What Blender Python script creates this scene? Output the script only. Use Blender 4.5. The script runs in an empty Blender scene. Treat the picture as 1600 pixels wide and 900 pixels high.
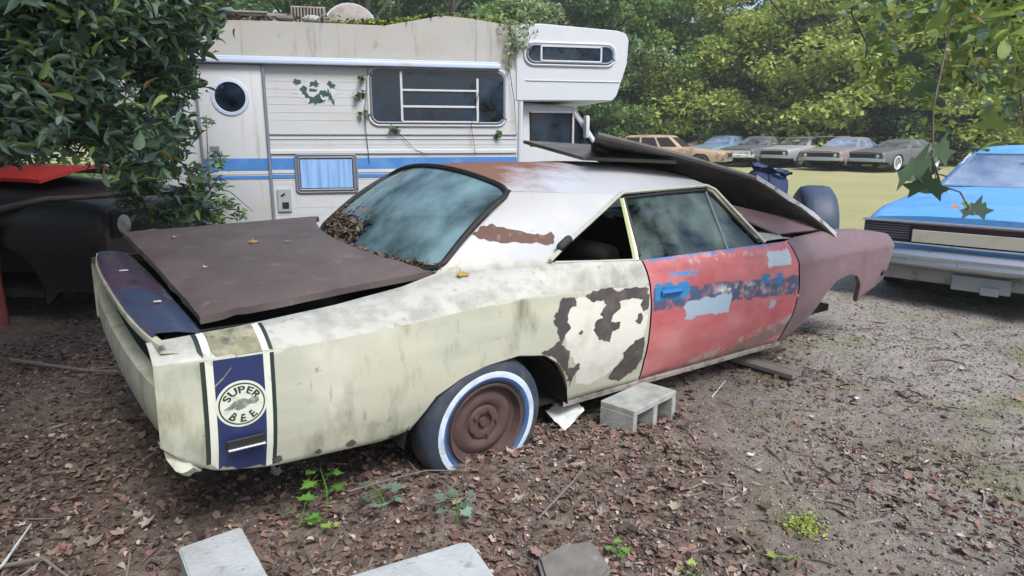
import bpy, bmesh, math, random
import numpy as np
from mathutils import Vector, Matrix, noise
from mathutils.bvhtree import BVHTree
from mathutils.geometry import delaunay_2d_cdt
R = math.radians
C = bpy.context.scene.collection
rnd = random.Random(7)
rng = np.random.default_rng(11)

# ------------------------------------------------------------------ camera, sky, sun, exposure
cd = bpy.data.cameras.new('camera'); cam = bpy.data.objects.new('camera', cd); C.objects.link(cam)
cam.location = (0, 0, 1.45); cam.rotation_euler = (R(90 - 12.509), 0, 0)
cd.lens = 36 * 1044.08 / 1600; cd.sensor_width = 36; cd.clip_end = 2000; cd.clip_start = 0.05
bpy.context.scene.camera = cam
SUN_EL, SUN_AZ = R(52), R(150)          # azimuth clockwise from +Y
w = bpy.data.worlds.new('World'); bpy.context.scene.world = w; w.use_nodes = True
nt = w.node_tree; bg = nt.nodes['Background']
sky = nt.nodes.new('ShaderNodeTexSky'); sky.sky_type = 'NISHITA'; sky.sun_disc = False
sky.sun_elevation = SUN_EL; sky.sun_rotation = SUN_AZ; sky.air_density = 1.2; sky.dust_density = 3.0; sky.ozone_density = 1.5
nt.links.new(sky.outputs[0], bg.inputs[0]); bg.inputs[1].default_value = 0.12
sl = bpy.data.lights.new('sun', 'SUN'); sl.energy = 2.0; sl.angle = R(22); sl.color = (1, .975, .96)
so = bpy.data.objects.new('sun', sl); C.objects.link(so)
sd = Vector((math.sin(SUN_AZ) * math.cos(SUN_EL), math.cos(SUN_AZ) * math.cos(SUN_EL), math.sin(SUN_EL)))
so.rotation_euler = sd.to_track_quat('Z', 'Y').to_euler(); so.location = (0, 0, 30)
vs = bpy.context.scene.view_settings
vs.view_transform = 'Standard'; vs.look = 'None'; vs.gamma = 1; vs.use_curve_mapping = False; vs.exposure = 0.92
cy = bpy.context.scene.cycles
cy.max_bounces = 6; cy.transparent_max_bounces = 12; cy.diffuse_bounces = 3; cy.glossy_bounces = 3

# ------------------------------------------------------------------ materials
def mat(name, col, rough=.6, metal=0., layers=(), bump=None, island=0., coord='Object', trans=0., spec=.5, boxes=(), rlayers=None):
    """layers: (colour, noise scale (x,y,z), lo, hi, detail) painted stains of their own shape"""
    m = bpy.data.materials.new(name); m.use_nodes = True; t = m.node_tree; L = t.links.new
    b = t.nodes['Principled BSDF']; out = t.nodes['Material Output']
    b.inputs['Roughness'].default_value = rough; b.inputs['Metallic'].default_value = metal
    b.inputs['Specular IOR Level'].default_value = spec
    tc = t.nodes.new('ShaderNodeTexCoord')
    cur = t.nodes.new('ShaderNodeRGB'); cur.outputs[0].default_value = (*col, 1); cur = cur.outputs[0]
    for i, (c2, sc, lo, hi, det) in enumerate(layers):
        mp = t.nodes.new('ShaderNodeMapping'); sc = sc if isinstance(sc, tuple) else (sc,) * 3
        mp.inputs['Scale'].default_value = sc; mp.inputs['Location'].default_value = (i * 3.1, i * 1.7, i * 5.3)
        L(tc.outputs[coord], mp.inputs[0])
        n = t.nodes.new('ShaderNodeTexNoise'); n.inputs['Scale'].default_value = 1; n.inputs['Detail'].default_value = det
        n.inputs['Roughness'].default_value = .62
        L(mp.outputs[0], n.inputs['Vector'])
        r = t.nodes.new('ShaderNodeMapRange'); r.inputs['From Min'].default_value = lo; r.inputs['From Max'].default_value = hi
        L(n.outputs[0], r.inputs['Value'])
        mx = t.nodes.new('ShaderNodeMix'); mx.data_type = 'RGBA'
        L(r.outputs[0], mx.inputs[0]); L(cur, mx.inputs[6]); mx.inputs[7].default_value = (*c2, 1); cur = mx.outputs[2]
    if boxes:
        sp = t.nodes.new('ShaderNodeSeparateXYZ'); L(tc.outputs[coord], sp.inputs[0])
        def mth(op, a, b_=None, c_=None, cl=False):
            q = t.nodes.new('ShaderNodeMath'); q.operation = op; q.use_clamp = cl
            for k_, v_ in enumerate((a, b_, c_)):
                if v_ is None: continue
                if isinstance(v_, (int, float)): q.inputs[k_].default_value = v_
                else: L(v_, q.inputs[k_])
            return q.outputs[0]
        def nse(scale, det, off):
            mp = t.nodes.new('ShaderNodeMapping'); mp.inputs['Location'].default_value = (off, off * 1.3, off * .7); L(tc.outputs[coord], mp.inputs[0])
            n = t.nodes.new('ShaderNodeTexNoise'); n.inputs['Scale'].default_value = scale; n.inputs['Detail'].default_value = det; n.inputs['Roughness'].default_value = .65; L(mp.outputs[0], n.inputs['Vector']); return n.outputs[0]
        for i, (x0, x1, z0, z1, c2, amp, soft, slope, cover) in enumerate(boxes):
            nx_ = mth('MULTIPLY_ADD', nse(11, 10, i * 2.3 + 1), amp * 5, -amp * 2.5); nz_ = mth('MULTIPLY_ADD', nse(11, 10, i * 2.3 + 7), amp * 3, -amp * 1.5)
            X_ = mth('ADD', sp.outputs[0], nx_); Z_ = mth('ADD', mth('MULTIPLY_ADD', sp.outputs[0], -slope, sp.outputs[2]), nz_)
            m_ = None
            for v_, lo_, hi_ in ((X_, x0, x1), (Z_, z0, z1)):
                a_ = mth('MULTIPLY', mth('SUBTRACT', v_, lo_), 1 / soft, None, True); b2 = mth('MULTIPLY', mth('SUBTRACT', hi_, v_), 1 / soft, None, True)
                q_ = mth('MULTIPLY', a_, b2); m_ = q_ if m_ is None else mth('MULTIPLY', m_, q_)
            br = mth('MULTIPLY', mth('SUBTRACT', nse(14, 9, i * 1.9 + 3), .5 - cover), 9, None, True)
            m_ = mth('MULTIPLY', m_, br)
            mx = t.nodes.new('ShaderNodeMix'); mx.data_type = 'RGBA'; L(m_, mx.inputs[0]); L(cur, mx.inputs[6]); mx.inputs[7].default_value = (*c2, 1); cur = mx.outputs[2]
    if island:
        g = t.nodes.new('ShaderNodeNewGeometry'); hs = t.nodes.new('ShaderNodeHueSaturation')
        r = t.nodes.new('ShaderNodeMapRange'); r.inputs['To Min'].default_value = 1 - island; r.inputs['To Max'].default_value = 1 + island
        L(g.outputs['Random Per Island'], r.inputs['Value']); L(r.outputs[0], hs.inputs['Value'])
        mm = t.nodes.new('ShaderNodeMath'); mm.operation = 'MULTIPLY'; mm.inputs[1].default_value = 7.31
        L(g.outputs['Random Per Island'], mm.inputs[0]); fr = t.nodes.new('ShaderNodeMath'); fr.operation = 'FRACT'; L(mm.outputs[0], fr.inputs[0])
        r2 = t.nodes.new('ShaderNodeMapRange'); r2.inputs['To Min'].default_value = .5 - .06 * island; r2.inputs['To Max'].default_value = .5 + .06 * island
        L(fr.outputs[0], r2.inputs['Value']); L(r2.outputs[0], hs.inputs['Hue'])
        L(cur, hs.inputs['Color']); cur = hs.outputs[0]
    L(cur, b.inputs['Base Color'])
    if bump:
        n = t.nodes.new('ShaderNodeTexNoise'); n.inputs['Scale'].default_value = bump[0]; n.inputs['Detail'].default_value = 6
        L(tc.outputs[coord], n.inputs['Vector']); bp = t.nodes.new('ShaderNodeBump')
        bp.inputs['Strength'].default_value = bump[1]; bp.inputs['Distance'].default_value = bump[2] if len(bump) > 2 else .01
        L(n.outputs[0], bp.inputs['Height']); L(bp.outputs[0], b.inputs['Normal'])
    if rlayers:
        n = t.nodes.new('ShaderNodeTexNoise'); n.inputs['Scale'].default_value = rlayers[0]; n.inputs['Detail'].default_value = 5
        L(tc.outputs[coord], n.inputs['Vector']); r = t.nodes.new('ShaderNodeMapRange')
        r.inputs['From Min'].default_value = .35; r.inputs['From Max'].default_value = .65
        r.inputs['To Min'].default_value = rlayers[1]; r.inputs['To Max'].default_value = rlayers[2]
        L(n.outputs[0], r.inputs['Value']); L(r.outputs[0], b.inputs['Roughness'])
    if trans:
        tr = t.nodes.new('ShaderNodeBsdfTranslucent'); L(cur, tr.inputs[0]); ms = t.nodes.new('ShaderNodeMixShader')
        ms.inputs[0].default_value = trans; L(b.outputs[0], ms.inputs[1]); L(tr.outputs[0], ms.inputs[2]); L(ms.outputs[0], out.inputs[0])
    return m

def glass(name, tint, see=.5, dirt=(.2, .24, .24), dlo=.4, dhi=.8, rough=.06, dmax=.6):
    m = bpy.data.materials.new(name); m.use_nodes = True; t = m.node_tree; L = t.links.new
    out = t.nodes['Material Output']; t.nodes.remove(t.nodes['Principled BSDF'])
    tr = t.nodes.new('ShaderNodeBsdfTransparent'); tr.inputs[0].default_value = (*[c * see for c in tint], 1)
    gl = t.nodes.new('ShaderNodeBsdfGlossy'); gl.inputs['Roughness'].default_value = rough; gl.inputs[0].default_value = (.9, .95, 1, 1)
    fr = t.nodes.new('ShaderNodeFresnel'); fr.inputs[0].default_value = 1.6
    m1 = t.nodes.new('ShaderNodeMixShader'); L(fr.outputs[0], m1.inputs[0]); L(tr.outputs[0], m1.inputs[1]); L(gl.outputs[0], m1.inputs[2])
    df = t.nodes.new('ShaderNodeBsdfDiffuse'); df.inputs[0].default_value = (*dirt, 1)  # film of dust; the rear glass also has reflected sky painted into it
    tc = t.nodes.new('ShaderNodeTexCoord'); n = t.nodes.new('ShaderNodeTexNoise'); n.inputs['Scale'].default_value = 4; n.inputs['Detail'].default_value = 8
    L(tc.outputs['Object'], n.inputs['Vector']); r = t.nodes.new('ShaderNodeMapRange'); r.inputs['From Min'].default_value = dlo; r.inputs['From Max'].default_value = dhi
    r.inputs['To Max'].default_value = dmax
    L(n.outputs[0], r.inputs['Value']); m2 = t.nodes.new('ShaderNodeMixShader'); L(r.outputs[0], m2.inputs[0]); L(m1.outputs[0], m2.inputs[1]); L(df.outputs[0], m2.inputs[2])
    L(m2.outputs[0], out.inputs[0]); return m

M = {}
M['cream'] = mat('cream paint', (.49, .495, .395), .42, layers=[((.36, .40, .34), (1.5, 1.5, 5), .45, .72, 8), ((.25, .26, .18), (9, 9, 3), .53, .70, 10), ((.62, .62, .56), 2.2, .52, .75, 4), ((.24, .15, .09), 13, .66, .76, 8), ((.20, .22, .17), (22, 22, 4), .62, .74, 9)], bump=(3, .12, .02), rlayers=(5, .35, .6))
M['cream_top'] = mat('mildewed cream paint', (.45, .455, .42), .5, layers=[((.31, .32, .28), 9, .44, .62, 10), ((.20, .20, .17), 20, .60, .74, 10), ((.33, .28, .18), 4, .62, .8, 8)], bump=(4, .1, .02))
M['sail'] = mat('bluish pillar paint', (.43, .445, .46), .4, layers=[((.37, .40, .44), 3, .45, .7, 7), ((.40, .40, .37), 12, .56, .76, 9), ((.47, .46, .40), 2, .5, .7, 5), ((.25, .17, .12), 24, .70, .8, 7)], bump=(3, .08, .02), rlayers=(5, .33, .5))  # takes the roof's bluish sky reflection into the pillar colour
M['moss'] = mat('mildewed stripe paint', (.20, .20, .13), .75, layers=[((.33, .32, .23), 12, .45, .62, 10), ((.07, .08, .07), 22, .55, .7, 10)])
M['roof'] = mat('faded roof paint', (.50, .52, .54), .38, layers=[((.62, .63, .62), 3, .45, .7, 6), ((.30, .31, .32), 11, .58, .76, 9)], bump=(3, .08, .02), rlayers=(4, .3, .5))
M['primer'] = mat('dark primer', (.062, .054, .054), .7, layers=[((.13, .105, .1), 12, .45, .7, 8), ((.11, .07, .05), 30, .6, .75, 6)])
M['lid'] = mat('brown primer', (.095, .074, .072), .62, layers=[((.125, .10, .095), 4, .45, .7, 8), ((.08, .06, .06), 9, .58, .75, 8), ((.20, .12, .07), 28, .66, .78, 6), ((.17, .15, .14), 13, .60, .72, 10)], bump=(2.5, .2, .02), rlayers=(6, .5, .75))
M['fender'] = mat('red oxide primer', (.165, .108, .122), .5, layers=[((.20, .14, .155), 3, .45, .7, 7), ((.13, .085, .09), 7, .55, .75, 9), ((.24, .13, .08), 25, .68, .78, 6)], bump=(3, .12, .02), rlayers=(5, .4, .65))
M['door'] = mat('faded red paint', (.44, .115, .125), .6, layers=[((.52, .21, .21), (3, 3, 6), .42, .7, 8), ((.32, .065, .08), (2, 2, 4), .52, .75, 6), ((.50, .36, .36), 14, .64, .8, 9), ((.20, .10, .09), 26, .68, .78, 6)], bump=(3, .15, .02), rlayers=(5, .4, .7),
    boxes=[(.95, 2.40, .850, .875, (.30, .10, .12), .02, .012, 0, .02), (.95, 2.40, .905, .96, (.08, .17, .36), .02, .015, 0, .10), (1.25, 1.95, .875, .92, (.40, .36, .40), .05, .02, 0, .02),
           (.98, 2.36, .715, .845, (.055, .08, .15), .022, .014, -.055, .13), (1.45, 1.98, .765, .835, (.42, .38, .39), .035, .03, -.055, .05), (1.50, 1.70, .775, .825, (.62, .62, .60), .04, .02, -.055, .08),
           (1.0, 1.28, .765, .865, (.03, .19, .42), .03, .010, -.055, .2), (1.10, 1.36, .885, .925, (.03, .22, .46), .035, .012, -.055, .1), (1.92, 2.16, .80, .865, (.02, .16, .36), .03, .012, -.055, .1),
           (1.25, 1.65, .575, .685, (.32, .42, .53), .025, .008, 0, .3), (2.0, 2.24, .79, .885, (.42, .50, .58), .03, .008, 0, .22), (2.04, 2.11, .53, .59, (.30, .36, .44), .02, .01, 0, .2),
           (1.75, 2.34, .62, .68, (.48, .30, .32), .05, .03, 0, .02), (1.0, 2.36, -.02, .075, (.36, .31, .30), .035, .015, .17, .06), (1.0, 2.36, -.08, .03, (.20, .15, .13), .03, .02, .17, .10)])
M['navy'] = mat('navy stripe paint', (.022, .034, .11), .38, layers=[((.05, .06, .13), 8, .55, .75, 8)])
M['navy_worn'] = mat('worn navy paint', (.05, .085, .17), .5, layers=[((.25, .22, .26), 7, .55, .75, 9), ((.38, .14, .16), 11, .66, .78, 8)])
M['blue'] = mat('bright blue paint', (.02, .16, .42), .4, layers=[((.04, .08, .2), 12, .55, .72, 8)])
M['pale'] = mat('pale blue primer', (.36, .45, .55), .6, layers=[((.30, .34, .42), 10, .5, .7, 8), ((.45, .2, .22), 18, .68, .8, 8)])
M['whitep'] = mat('white scuffed paint', (.62, .62, .62), .6, layers=[((.4, .3, .32), 14, .5, .7, 9), ((.12, .13, .2), 9, .62, .75, 8)])
M['scrape'] = mat('scraped sill metal', (.33, .30, .28), .7, layers=[((.16, .13, .11), 14, .45, .62, 9), ((.45, .14, .15), 10, .55, .7, 9)])
M['black'] = mat('black rubber', (.012, .012, .013), .65)
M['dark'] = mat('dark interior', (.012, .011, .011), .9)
M['blackp'] = mat('black pinstripe', (.02, .035, .03), .5)
M['whitel'] = mat('white pinstripe', (.66, .69, .60), .5, layers=[((.4, .42, .36), 14, .58, .74, 8)])
M['emblem_w'] = mat('emblem white', (.62, .66, .57), .5, layers=[((.4, .43, .37), 20, .58, .74, 8)])
M['emblem_k'] = mat('emblem black', (.03, .045, .035), .5, layers=[((.4, .43, .37), 60, .62, .7, 8)])
M['emblem_g'] = mat('emblem grey', (.17, .2, .165), .5, layers=[((.34, .37, .31), 60, .5, .62, 8), ((.05, .06, .05), 45, .58, .66, 6)])
M['rust'] = mat('rusted steel', (.075, .046, .045), .75, layers=[((.115, .062, .05), 14, .5, .7, 8), ((.06, .038, .035), 9, .52, .72, 8)], bump=(60, .3, .003))
M['tyre'] = mat('old tyre rubber', (.027, .038, .060), .65, layers=[((.08, .085, .095), 9, .5, .75, 8), ((.11, .085, .07), 6, .54, .70, 9)], bump=(40, .2, .003))
M['whitewall'] = mat('whitewall', (.58, .66, .76), .55, layers=[((.28, .40, .60), 7, .46, .72, 6), ((.24, .20, .17), 9, .54, .70, 10)])
M['bluewall'] = mat('bluish tyre ring', (.04, .10, .24), .5, layers=[((.10, .2, .38), 8, .5, .7, 6)])
M['trim'] = mat('dull trim', (.52, .54, .46), .35, metal=.3, layers=[((.25, .24, .2), 20, .58, .75, 8)])
M['olive'] = mat('olive trim', (.34, .36, .17), .6, layers=[((.2, .2, .12), 20, .55, .75, 8)])
M['chrome'] = mat('dull chrome', (.55, .57, .6), .28, metal=.9, layers=[((.25, .2, .17), 20, .6, .75, 8)])
M['purple'] = mat('blue purple sheen', (.045, .065, .125), .3, layers=[((.085, .05, .085), 3, .42, .62, 5), ((.03, .03, .045), 9, .55, .75, 8)], rlayers=(7, .22, .45))
M['bonnet'] = mat('grey green underside paint', (.075, .075, .07), .6, layers=[((.15, .14, .13), 5, .46, .7, 9), ((.13, .08, .055), 10, .52, .72, 9)], bump=(6, .3, .02))
M['edge'] = mat('pale highlight edge', (.5, .52, .56), .4, layers=[((.15, .13, .13), 18, .5, .7, 8)])  # pale colour painting the bright highlights on the loose hood metal
M['cloth'] = mat('navy cloth', (.025, .04, .11), .85, layers=[((.05, .08, .18), 10, .5, .7, 8)], bump=(18, .5, .02))
M['glassr'] = glass('rear glass', (.35, .55, .6), .35, (.20, .33, .38), .30, .68, .05, .85)  # film colour paints the cloudy sky reflection along with the dust
M['glassd'] = glass('door glass', (.5, .65, .62), .4, (.17, .24, .22), .4, .75, .05, .7)
M['glassc'] = glass('camper glass', (.3, .4, .5), .3, (.04, .07, .12), .3, .7, .04, .7)
M['camper'] = mat('camper siding', (.48, .505, .53), .5, layers=[((.30, .29, .26), (14, 14, .7), .60, .78, 8), ((.46, .46, .43), (1.2, 1.2, 3), .5, .75, 8), ((.40, .37, .30), (9, 9, 1.2), .62, .8, 8)], bump=(1.5, .08, .02))
M['camper_top'] = mat('camper upper siding', (.37, .365, .345), .6, layers=[((.34, .32, .27), (1.5, 1.5, 3), .5, .7, 8), ((.17, .17, .13), (10, 10, .8), .54, .72, 9), ((.13, .16, .06), (3, 3, 3), .62, .75, 9)])
M['camper_white'] = mat('white moulding', (.50, .53, .565), .45, layers=[((.58, .58, .56), (3, 3, 3), .55, .78, 8)])
M['cblue'] = mat('blue camper stripe', (.05, .19, .50), .5, layers=[((.12, .28, .55), 3, .5, .75, 8)])
M['gutter'] = mat('pale blue awning rail', (.46, .54, .68), .35, layers=[((.4, .42, .45), 4, .58, .75, 8)])
M['curtain'] = mat('light blue curtain', (.24, .42, .70), .8, layers=[((.16, .32, .60), (30, 30, 1), .45, .6, 2)])
M['greyframe'] = mat('grey frame', (.16, .18, .22), .5)
M['plug'] = mat('socket grey', (.30, .33, .36), .5)
M['concrete'] = mat('weathered concrete', (.34, .36, .345), .9, layers=[((.20, .19, .16), 7, .52, .7, 9), ((.24, .25, .24), 9, .45, .7, 10), ((.44, .46, .45), 4, .52, .75, 6), ((.15, .16, .13), 26, .64, .76, 8)], bump=(70, .5, .004))
M['slab'] = mat('smooth pale slab', (.42, .45, .47), .85, layers=[((.31, .34, .35), 5, .42, .68, 10), ((.20, .19, .16), 11, .58, .74, 10), ((.15, .16, .12), 60, .64, .72, 6)], bump=(55, .7, .006))
M['stone'] = mat('flat brown stone', (.17, .16, .15), .9, layers=[((.11, .10, .09), 10, .45, .7, 9), ((.27, .26, .24), 16, .6, .75, 8)], bump=(30, .5, .008))
M['wood'] = mat('grey wood', (.22, .20, .18), .85, layers=[((.12, .10, .09), (2, 40, 40), .45, .65, 6)], bump=(30, .3, .004))
M['twig'] = mat('twig', (.20, .17, .15), .9, island=.4)
M['bark'] = mat('bark', (.10, .085, .07), .95, layers=[((.05, .042, .035), (8, 8, 2), .45, .65, 8)], bump=(14, .8, .03))
M['paper'] = mat('white scrap', (.62, .68, .68), .6, layers=[((.4, .42, .4), 20, .5, .7, 6)])
M['redp'] = mat('bright red paint', (.46, .028, .025), .35, layers=[((.45, .03, .03), 7, .55, .75, 6)])
M['redpost'] = mat('red rusty post', (.22, .045, .04), .75, layers=[((.12, .04, .03), 10, .45, .7, 8)])
M['blackcar'] = mat('black body paint', (.012, .011, .015), .35, layers=[((.05, .018, .018), 2.5, .55, .75, 6)])
M['bluecar'] = mat('light blue car paint', (.10, .33, .70), .33, layers=[((.16, .38, .70), 1.6, .45, .7, 6), ((.07, .17, .36), 5, .58, .76, 8), ((.45, .5, .55), 9, .66, .76, 8)], rlayers=(4, .3, .5))
M['cardboard'] = mat('pale grille board', (.52, .50, .42), .7, layers=[((.40, .38, .32), 6, .5, .7, 8)])

# ------------------------------------------------------------------ object helpers
def link(o, parent=None):
    C.objects.link(o)
    if parent is not None: o.parent = parent
    return o
def thing(name, label, cat, loc=(0, 0, 0), rot=(0, 0, 0), group=None):
    o = bpy.data.objects.new(name, None); C.objects.link(o); o.location = loc; o.rotation_euler = rot
    return tag(o, label, cat, group)
def tag(o, label, cat, group=None):
    o['label'] = label; o['category'] = cat
    if group: o['group'] = group
    return o
def copy_tree(o, parent=None):
    c = o.copy(); C.objects.link(c); c.parent = parent
    for ch in list(o.children): copy_tree(ch, c)
    return c
def smooth(me, ang=35):
    me.polygons.foreach_set('use_smooth', [True] * len(me.polygons))
    me.update()
    try: me.set_sharp_from_angle(angle=R(ang))
    except Exception: pass
def obj(name, bm, mats, parent=None, sm=35, loc=None, rot=None):
    me = bpy.data.meshes.new(name); bm.to_mesh(me); bm.free()
    for m in (mats if isinstance(mats, (list, tuple)) else [mats]): me.materials.append(M[m] if isinstance(m, str) else m)
    if sm: smooth(me, sm)
    o = link(bpy.data.objects.new(name, me), parent)
    if loc is not None: o.location = loc
    if rot is not None: o.rotation_euler = rot
    return o
def npmesh(name, V, F, mats, parent=None, sm=False, mi=None):
    me = bpy.data.meshes.new(name); k = F.shape[1]
    me.vertices.add(len(V)); me.vertices.foreach_set('co', np.ascontiguousarray(V, dtype=np.float32).ravel())
    me.loops.add(F.size); me.loops.foreach_set('vertex_index', F.astype(np.int32).ravel())
    me.polygons.add(len(F)); me.polygons.foreach_set('loop_start', np.arange(0, F.size, k, dtype=np.int32))
    if mi is not None: me.polygons.foreach_set('material_index', mi.astype(np.int32))
    if sm: me.polygons.foreach_set('use_smooth', np.ones(len(F), bool))
    me.update(calc_edges=True)
    for m in (mats if isinstance(mats, (list, tuple)) else [mats]): me.materials.append(M[m] if isinstance(m, str) else m)
    return link(bpy.data.objects.new(name, me), parent)
BM = bmesh.new
def grid(bm, rows, mi=0, closed=False):
    vr = [[bm.verts.new(p) for p in r] for r in rows]
    for a, b in zip(vr, vr[1:]):
        n = len(a)
        for i in range(n if closed else n - 1):
            j = (i + 1) % n
            try: f = bm.faces.new((a[i], a[j], b[j], b[i])); f.material_index = mi
            except ValueError: pass
    return vr
def box(bm, cx, cy, cz, sx, sy, sz, bev=0, rot=None, mi=0, seg=1):
    r = bmesh.ops.create_cube(bm, size=1); vs_ = r['verts']
    bmesh.ops.scale(bm, vec=(sx, sy, sz), verts=vs_)
    fs = list({f for v in vs_ for f in v.link_faces})
    for f in fs: f.material_index = mi
    if bev:
        es = list({e for v in vs_ for e in v.link_edges})
        rr = bmesh.ops.bevel(bm, geom=es, offset=bev, segments=seg, affect='EDGES', profile=.5)
        vs_ = list({v for f in rr['faces'] for v in f.verts} | {v for v in vs_ if v.is_valid})
        for f in {f for v in vs_ for f in v.link_faces}: f.material_index = mi
    if rot is not None: bmesh.ops.rotate(bm, verts=vs_, cent=(0, 0, 0), matrix=rot)
    bmesh.ops.translate(bm, verts=vs_, vec=(cx, cy, cz)); return vs_
def tube(bm, pts, r, n=6, mi=0, cap=True):
    pts = [Vector(p) for p in pts]; rs = r if isinstance(r, (list, tuple)) else [r] * len(pts)
    rows = []; up = Vector((0, 0, 1))
    for i, p in enumerate(pts):
        d = (pts[min(i + 1, len(pts) - 1)] - pts[max(i - 1, 0)]).normalized()
        a = d.cross(up if abs(d.z) < .95 else Vector((1, 0, 0))).normalized(); b = d.cross(a)
        rows.append([p + (a * math.cos(t) + b * math.sin(t)) * rs[i] for t in [2 * math.pi * k / n for k in range(n)]])
    vr = grid(bm, rows, mi, True)
    if cap:
        for rr in (vr[0], vr[-1]):
            try: bm.faces.new(rr).material_index = mi
            except ValueError: pass
def lathe(bm, prof, n=40, axis='Y', mi=0, sx=1):
    rows = []
    for r, h in prof:
        row = []
        for k in range(n):
            t = 2 * math.pi * k / n; a, b = r * math.cos(t), r * math.sin(t)
            row.append((a, h, b) if axis == 'Y' else (a, b, h))
        rows.append(row)
    grid(bm, rows, mi, True)
def interp(x, xs, ys): return float(np.interp(x, xs, ys))
def prism(bm, poly, thick, mi=0):
    """extrude a polygon given in XZ along +Y"""
    a = [bm.verts.new((x, 0, z)) for x, z in poly]; b = [bm.verts.new((x, thick, z)) for x, z in poly]
    f1 = bm.faces.new(a); f2 = bm.faces.new(b[::-1]); n = len(a)
    for i in range(n): bm.faces.new((a[i], b[i], b[(i + 1) % n], a[(i + 1) % n])).material_index = mi
    f1.material_index = f2.material_index = mi
    bmesh.ops.recalc_face_normals(bm, faces=bm.faces[:])

# ------------------------------------------------------------------ the ground
def sstep(a, b, x):
    t = np.clip((x - a) / (b - a), 0, 1); return t * t * (3 - 2 * t)
def ground_base(x, y):
    return .35 * sstep(16, 42, y)
def ground_z(x, y):
    z = float(ground_base(x, y))
    near = 1 - float(sstep(9, 14, y))
    if near > 0:
        z += near * (.045 * noise.noise(Vector((x * .9, y * .9, 0))) + .025 * noise.noise(Vector((x * 2.7, y * 2.7, 3))) + .017 * noise.noise(Vector((x * 9, y * 9, 7))) + .011 * noise.noise(Vector((x * 26, y * 26, 9))))
        z += .09 * math.exp(-(((x + .05) / .5) ** 2 + ((y - 2.62) / .28) ** 2)) + .05 * math.exp(-(((x - .5) / .45) ** 2 + ((y - 3.0) / .25) ** 2))
    return z
def build_ground():
    xs = np.concatenate([np.array([-400, -150, -60, -30, -18, -12]), np.arange(-9, -4, .5), np.arange(-4, 4.6, .035), np.arange(4.7, 12, .4), np.array([14, 18, 24, 32, 45, 70, 150, 400])])
    ys = np.concatenate([np.array([-300, -60, -15, -5, -1]), np.arange(0, 1.2, .3), np.arange(1.2, 5.2, .035), np.arange(5.25, 9, .12), np.arange(9, 46, 1.0), np.array([55, 80, 150, 400, 900])])
    V = np.array([(x, y, ground_z(x, y)) for y in ys for x in xs]); nx = len(xs); ny = len(ys)
    i = np.arange(nx - 1)[None, :] + np.arange(ny - 1)[:, None] * nx
    F = np.stack([i, i + 1, i + 1 + nx, i + nx], -1).reshape(-1, 4)
    m = bpy.data.materials.new('soil and field'); m.use_nodes = True; t = m.node_tree; L = t.links.new; b = t.nodes['Principled BSDF']
    b.inputs['Roughness'].default_value = .95; b.inputs['Specular IOR Level'].default_value = .2
    tc = t.nodes.new('ShaderNodeTexCoord')
    def nz(sc, det=8, ro=.6):
        n = t.nodes.new('ShaderNodeTexNoise'); n.inputs['Scale'].default_value = sc; n.inputs['Detail'].default_value = det; n.inputs['Roughness'].default_value = ro
        L(tc.outputs['Object'], n.inputs['Vector']); return n.outputs[0]
    def ramp(v, lo, hi, a=0., bb=1.):
        r = t.nodes.new('ShaderNodeMapRange'); r.inputs['From Min'].default_value = lo; r.inputs['From Max'].default_value = hi
        r.inputs['To Min'].default_value = a; r.inputs['To Max'].default_value = bb; L(v, r.inputs['Value']); return r.outputs[0]
    def mix(f, a, bb):
        x = t.nodes.new('ShaderNodeMix'); x.data_type = 'RGBA'; L(f, x.inputs[0])
        for k, v in ((6, a), (7, bb)):
            if isinstance(v, tuple): x.inputs[k].default_value = (*v, 1)
            else: L(v, x.inputs[k])
        return x.outputs[2]
    c = mix(ramp(nz(3), .4, .65), (.125, .09, .073), (.195, .155, .128))
    c = mix(ramp(nz(22), .48, .66), c, (.26, .22, .185))
    c = mix(ramp(nz(60, 6), .54, .68), c, (.05, .034, .027))
    c = mix(ramp(nz(110, 4), .62, .70), c, (.27, .24, .21))
    sx = t.nodes.new('ShaderNodeSeparateXYZ'); L(tc.outputs['Object'], sx.inputs[0])
    # paler, more trodden soil to the right
    ad = t.nodes.new('ShaderNodeMath'); ad.operation = 'ADD'; L(sx.outputs[0], ad.inputs[0]); L(ramp(nz(1.1), 0, 1, -1.6, 1.6), ad.inputs[1])
    g = mix(ramp(nz(30, 9, .7), .4, .62), (.25, .23, .205), (.385, .36, .325))
    g = mix(ramp(nz(75, 6), .56, .68), g, (.075, .062, .058))
    g = mix(ramp(nz(1.6), .52, .66), g, (.20, .215, .11))
    c = mix(ramp(ad.outputs[0], .5, 2.4), c, g)
    # grass field
    ay = t.nodes.new('ShaderNodeMath'); ay.operation = 'ADD'; L(sx.outputs[1], ay.inputs[0]); L(ramp(nz(.7), 0, 1, -2.2, 2.2), ay.inputs[1])
    f = mix(ramp(nz(.35, 6), .4, .65), (.35, .325, .175), (.28, .295, .135))
    f = mix(ramp(nz(5, 8), .5, .7), f, (.38, .33, .18))
    c = mix(ramp(ay.outputs[0], 8.2, 9.8), c, f)
    L(c, b.inputs['Base Color'])
    bp = t.nodes.new('ShaderNodeBump'); bp.inputs['Strength'].default_value = .9; bp.inputs['Distance'].default_value = .02
    L(nz(45, 10, .75), bp.inputs['Height']); L(bp.outputs[0], b.inputs['Normal'])
    o = npmesh('ground', V, F, m, sm=True); o['kind'] = 'structure'
build_ground()

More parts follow.
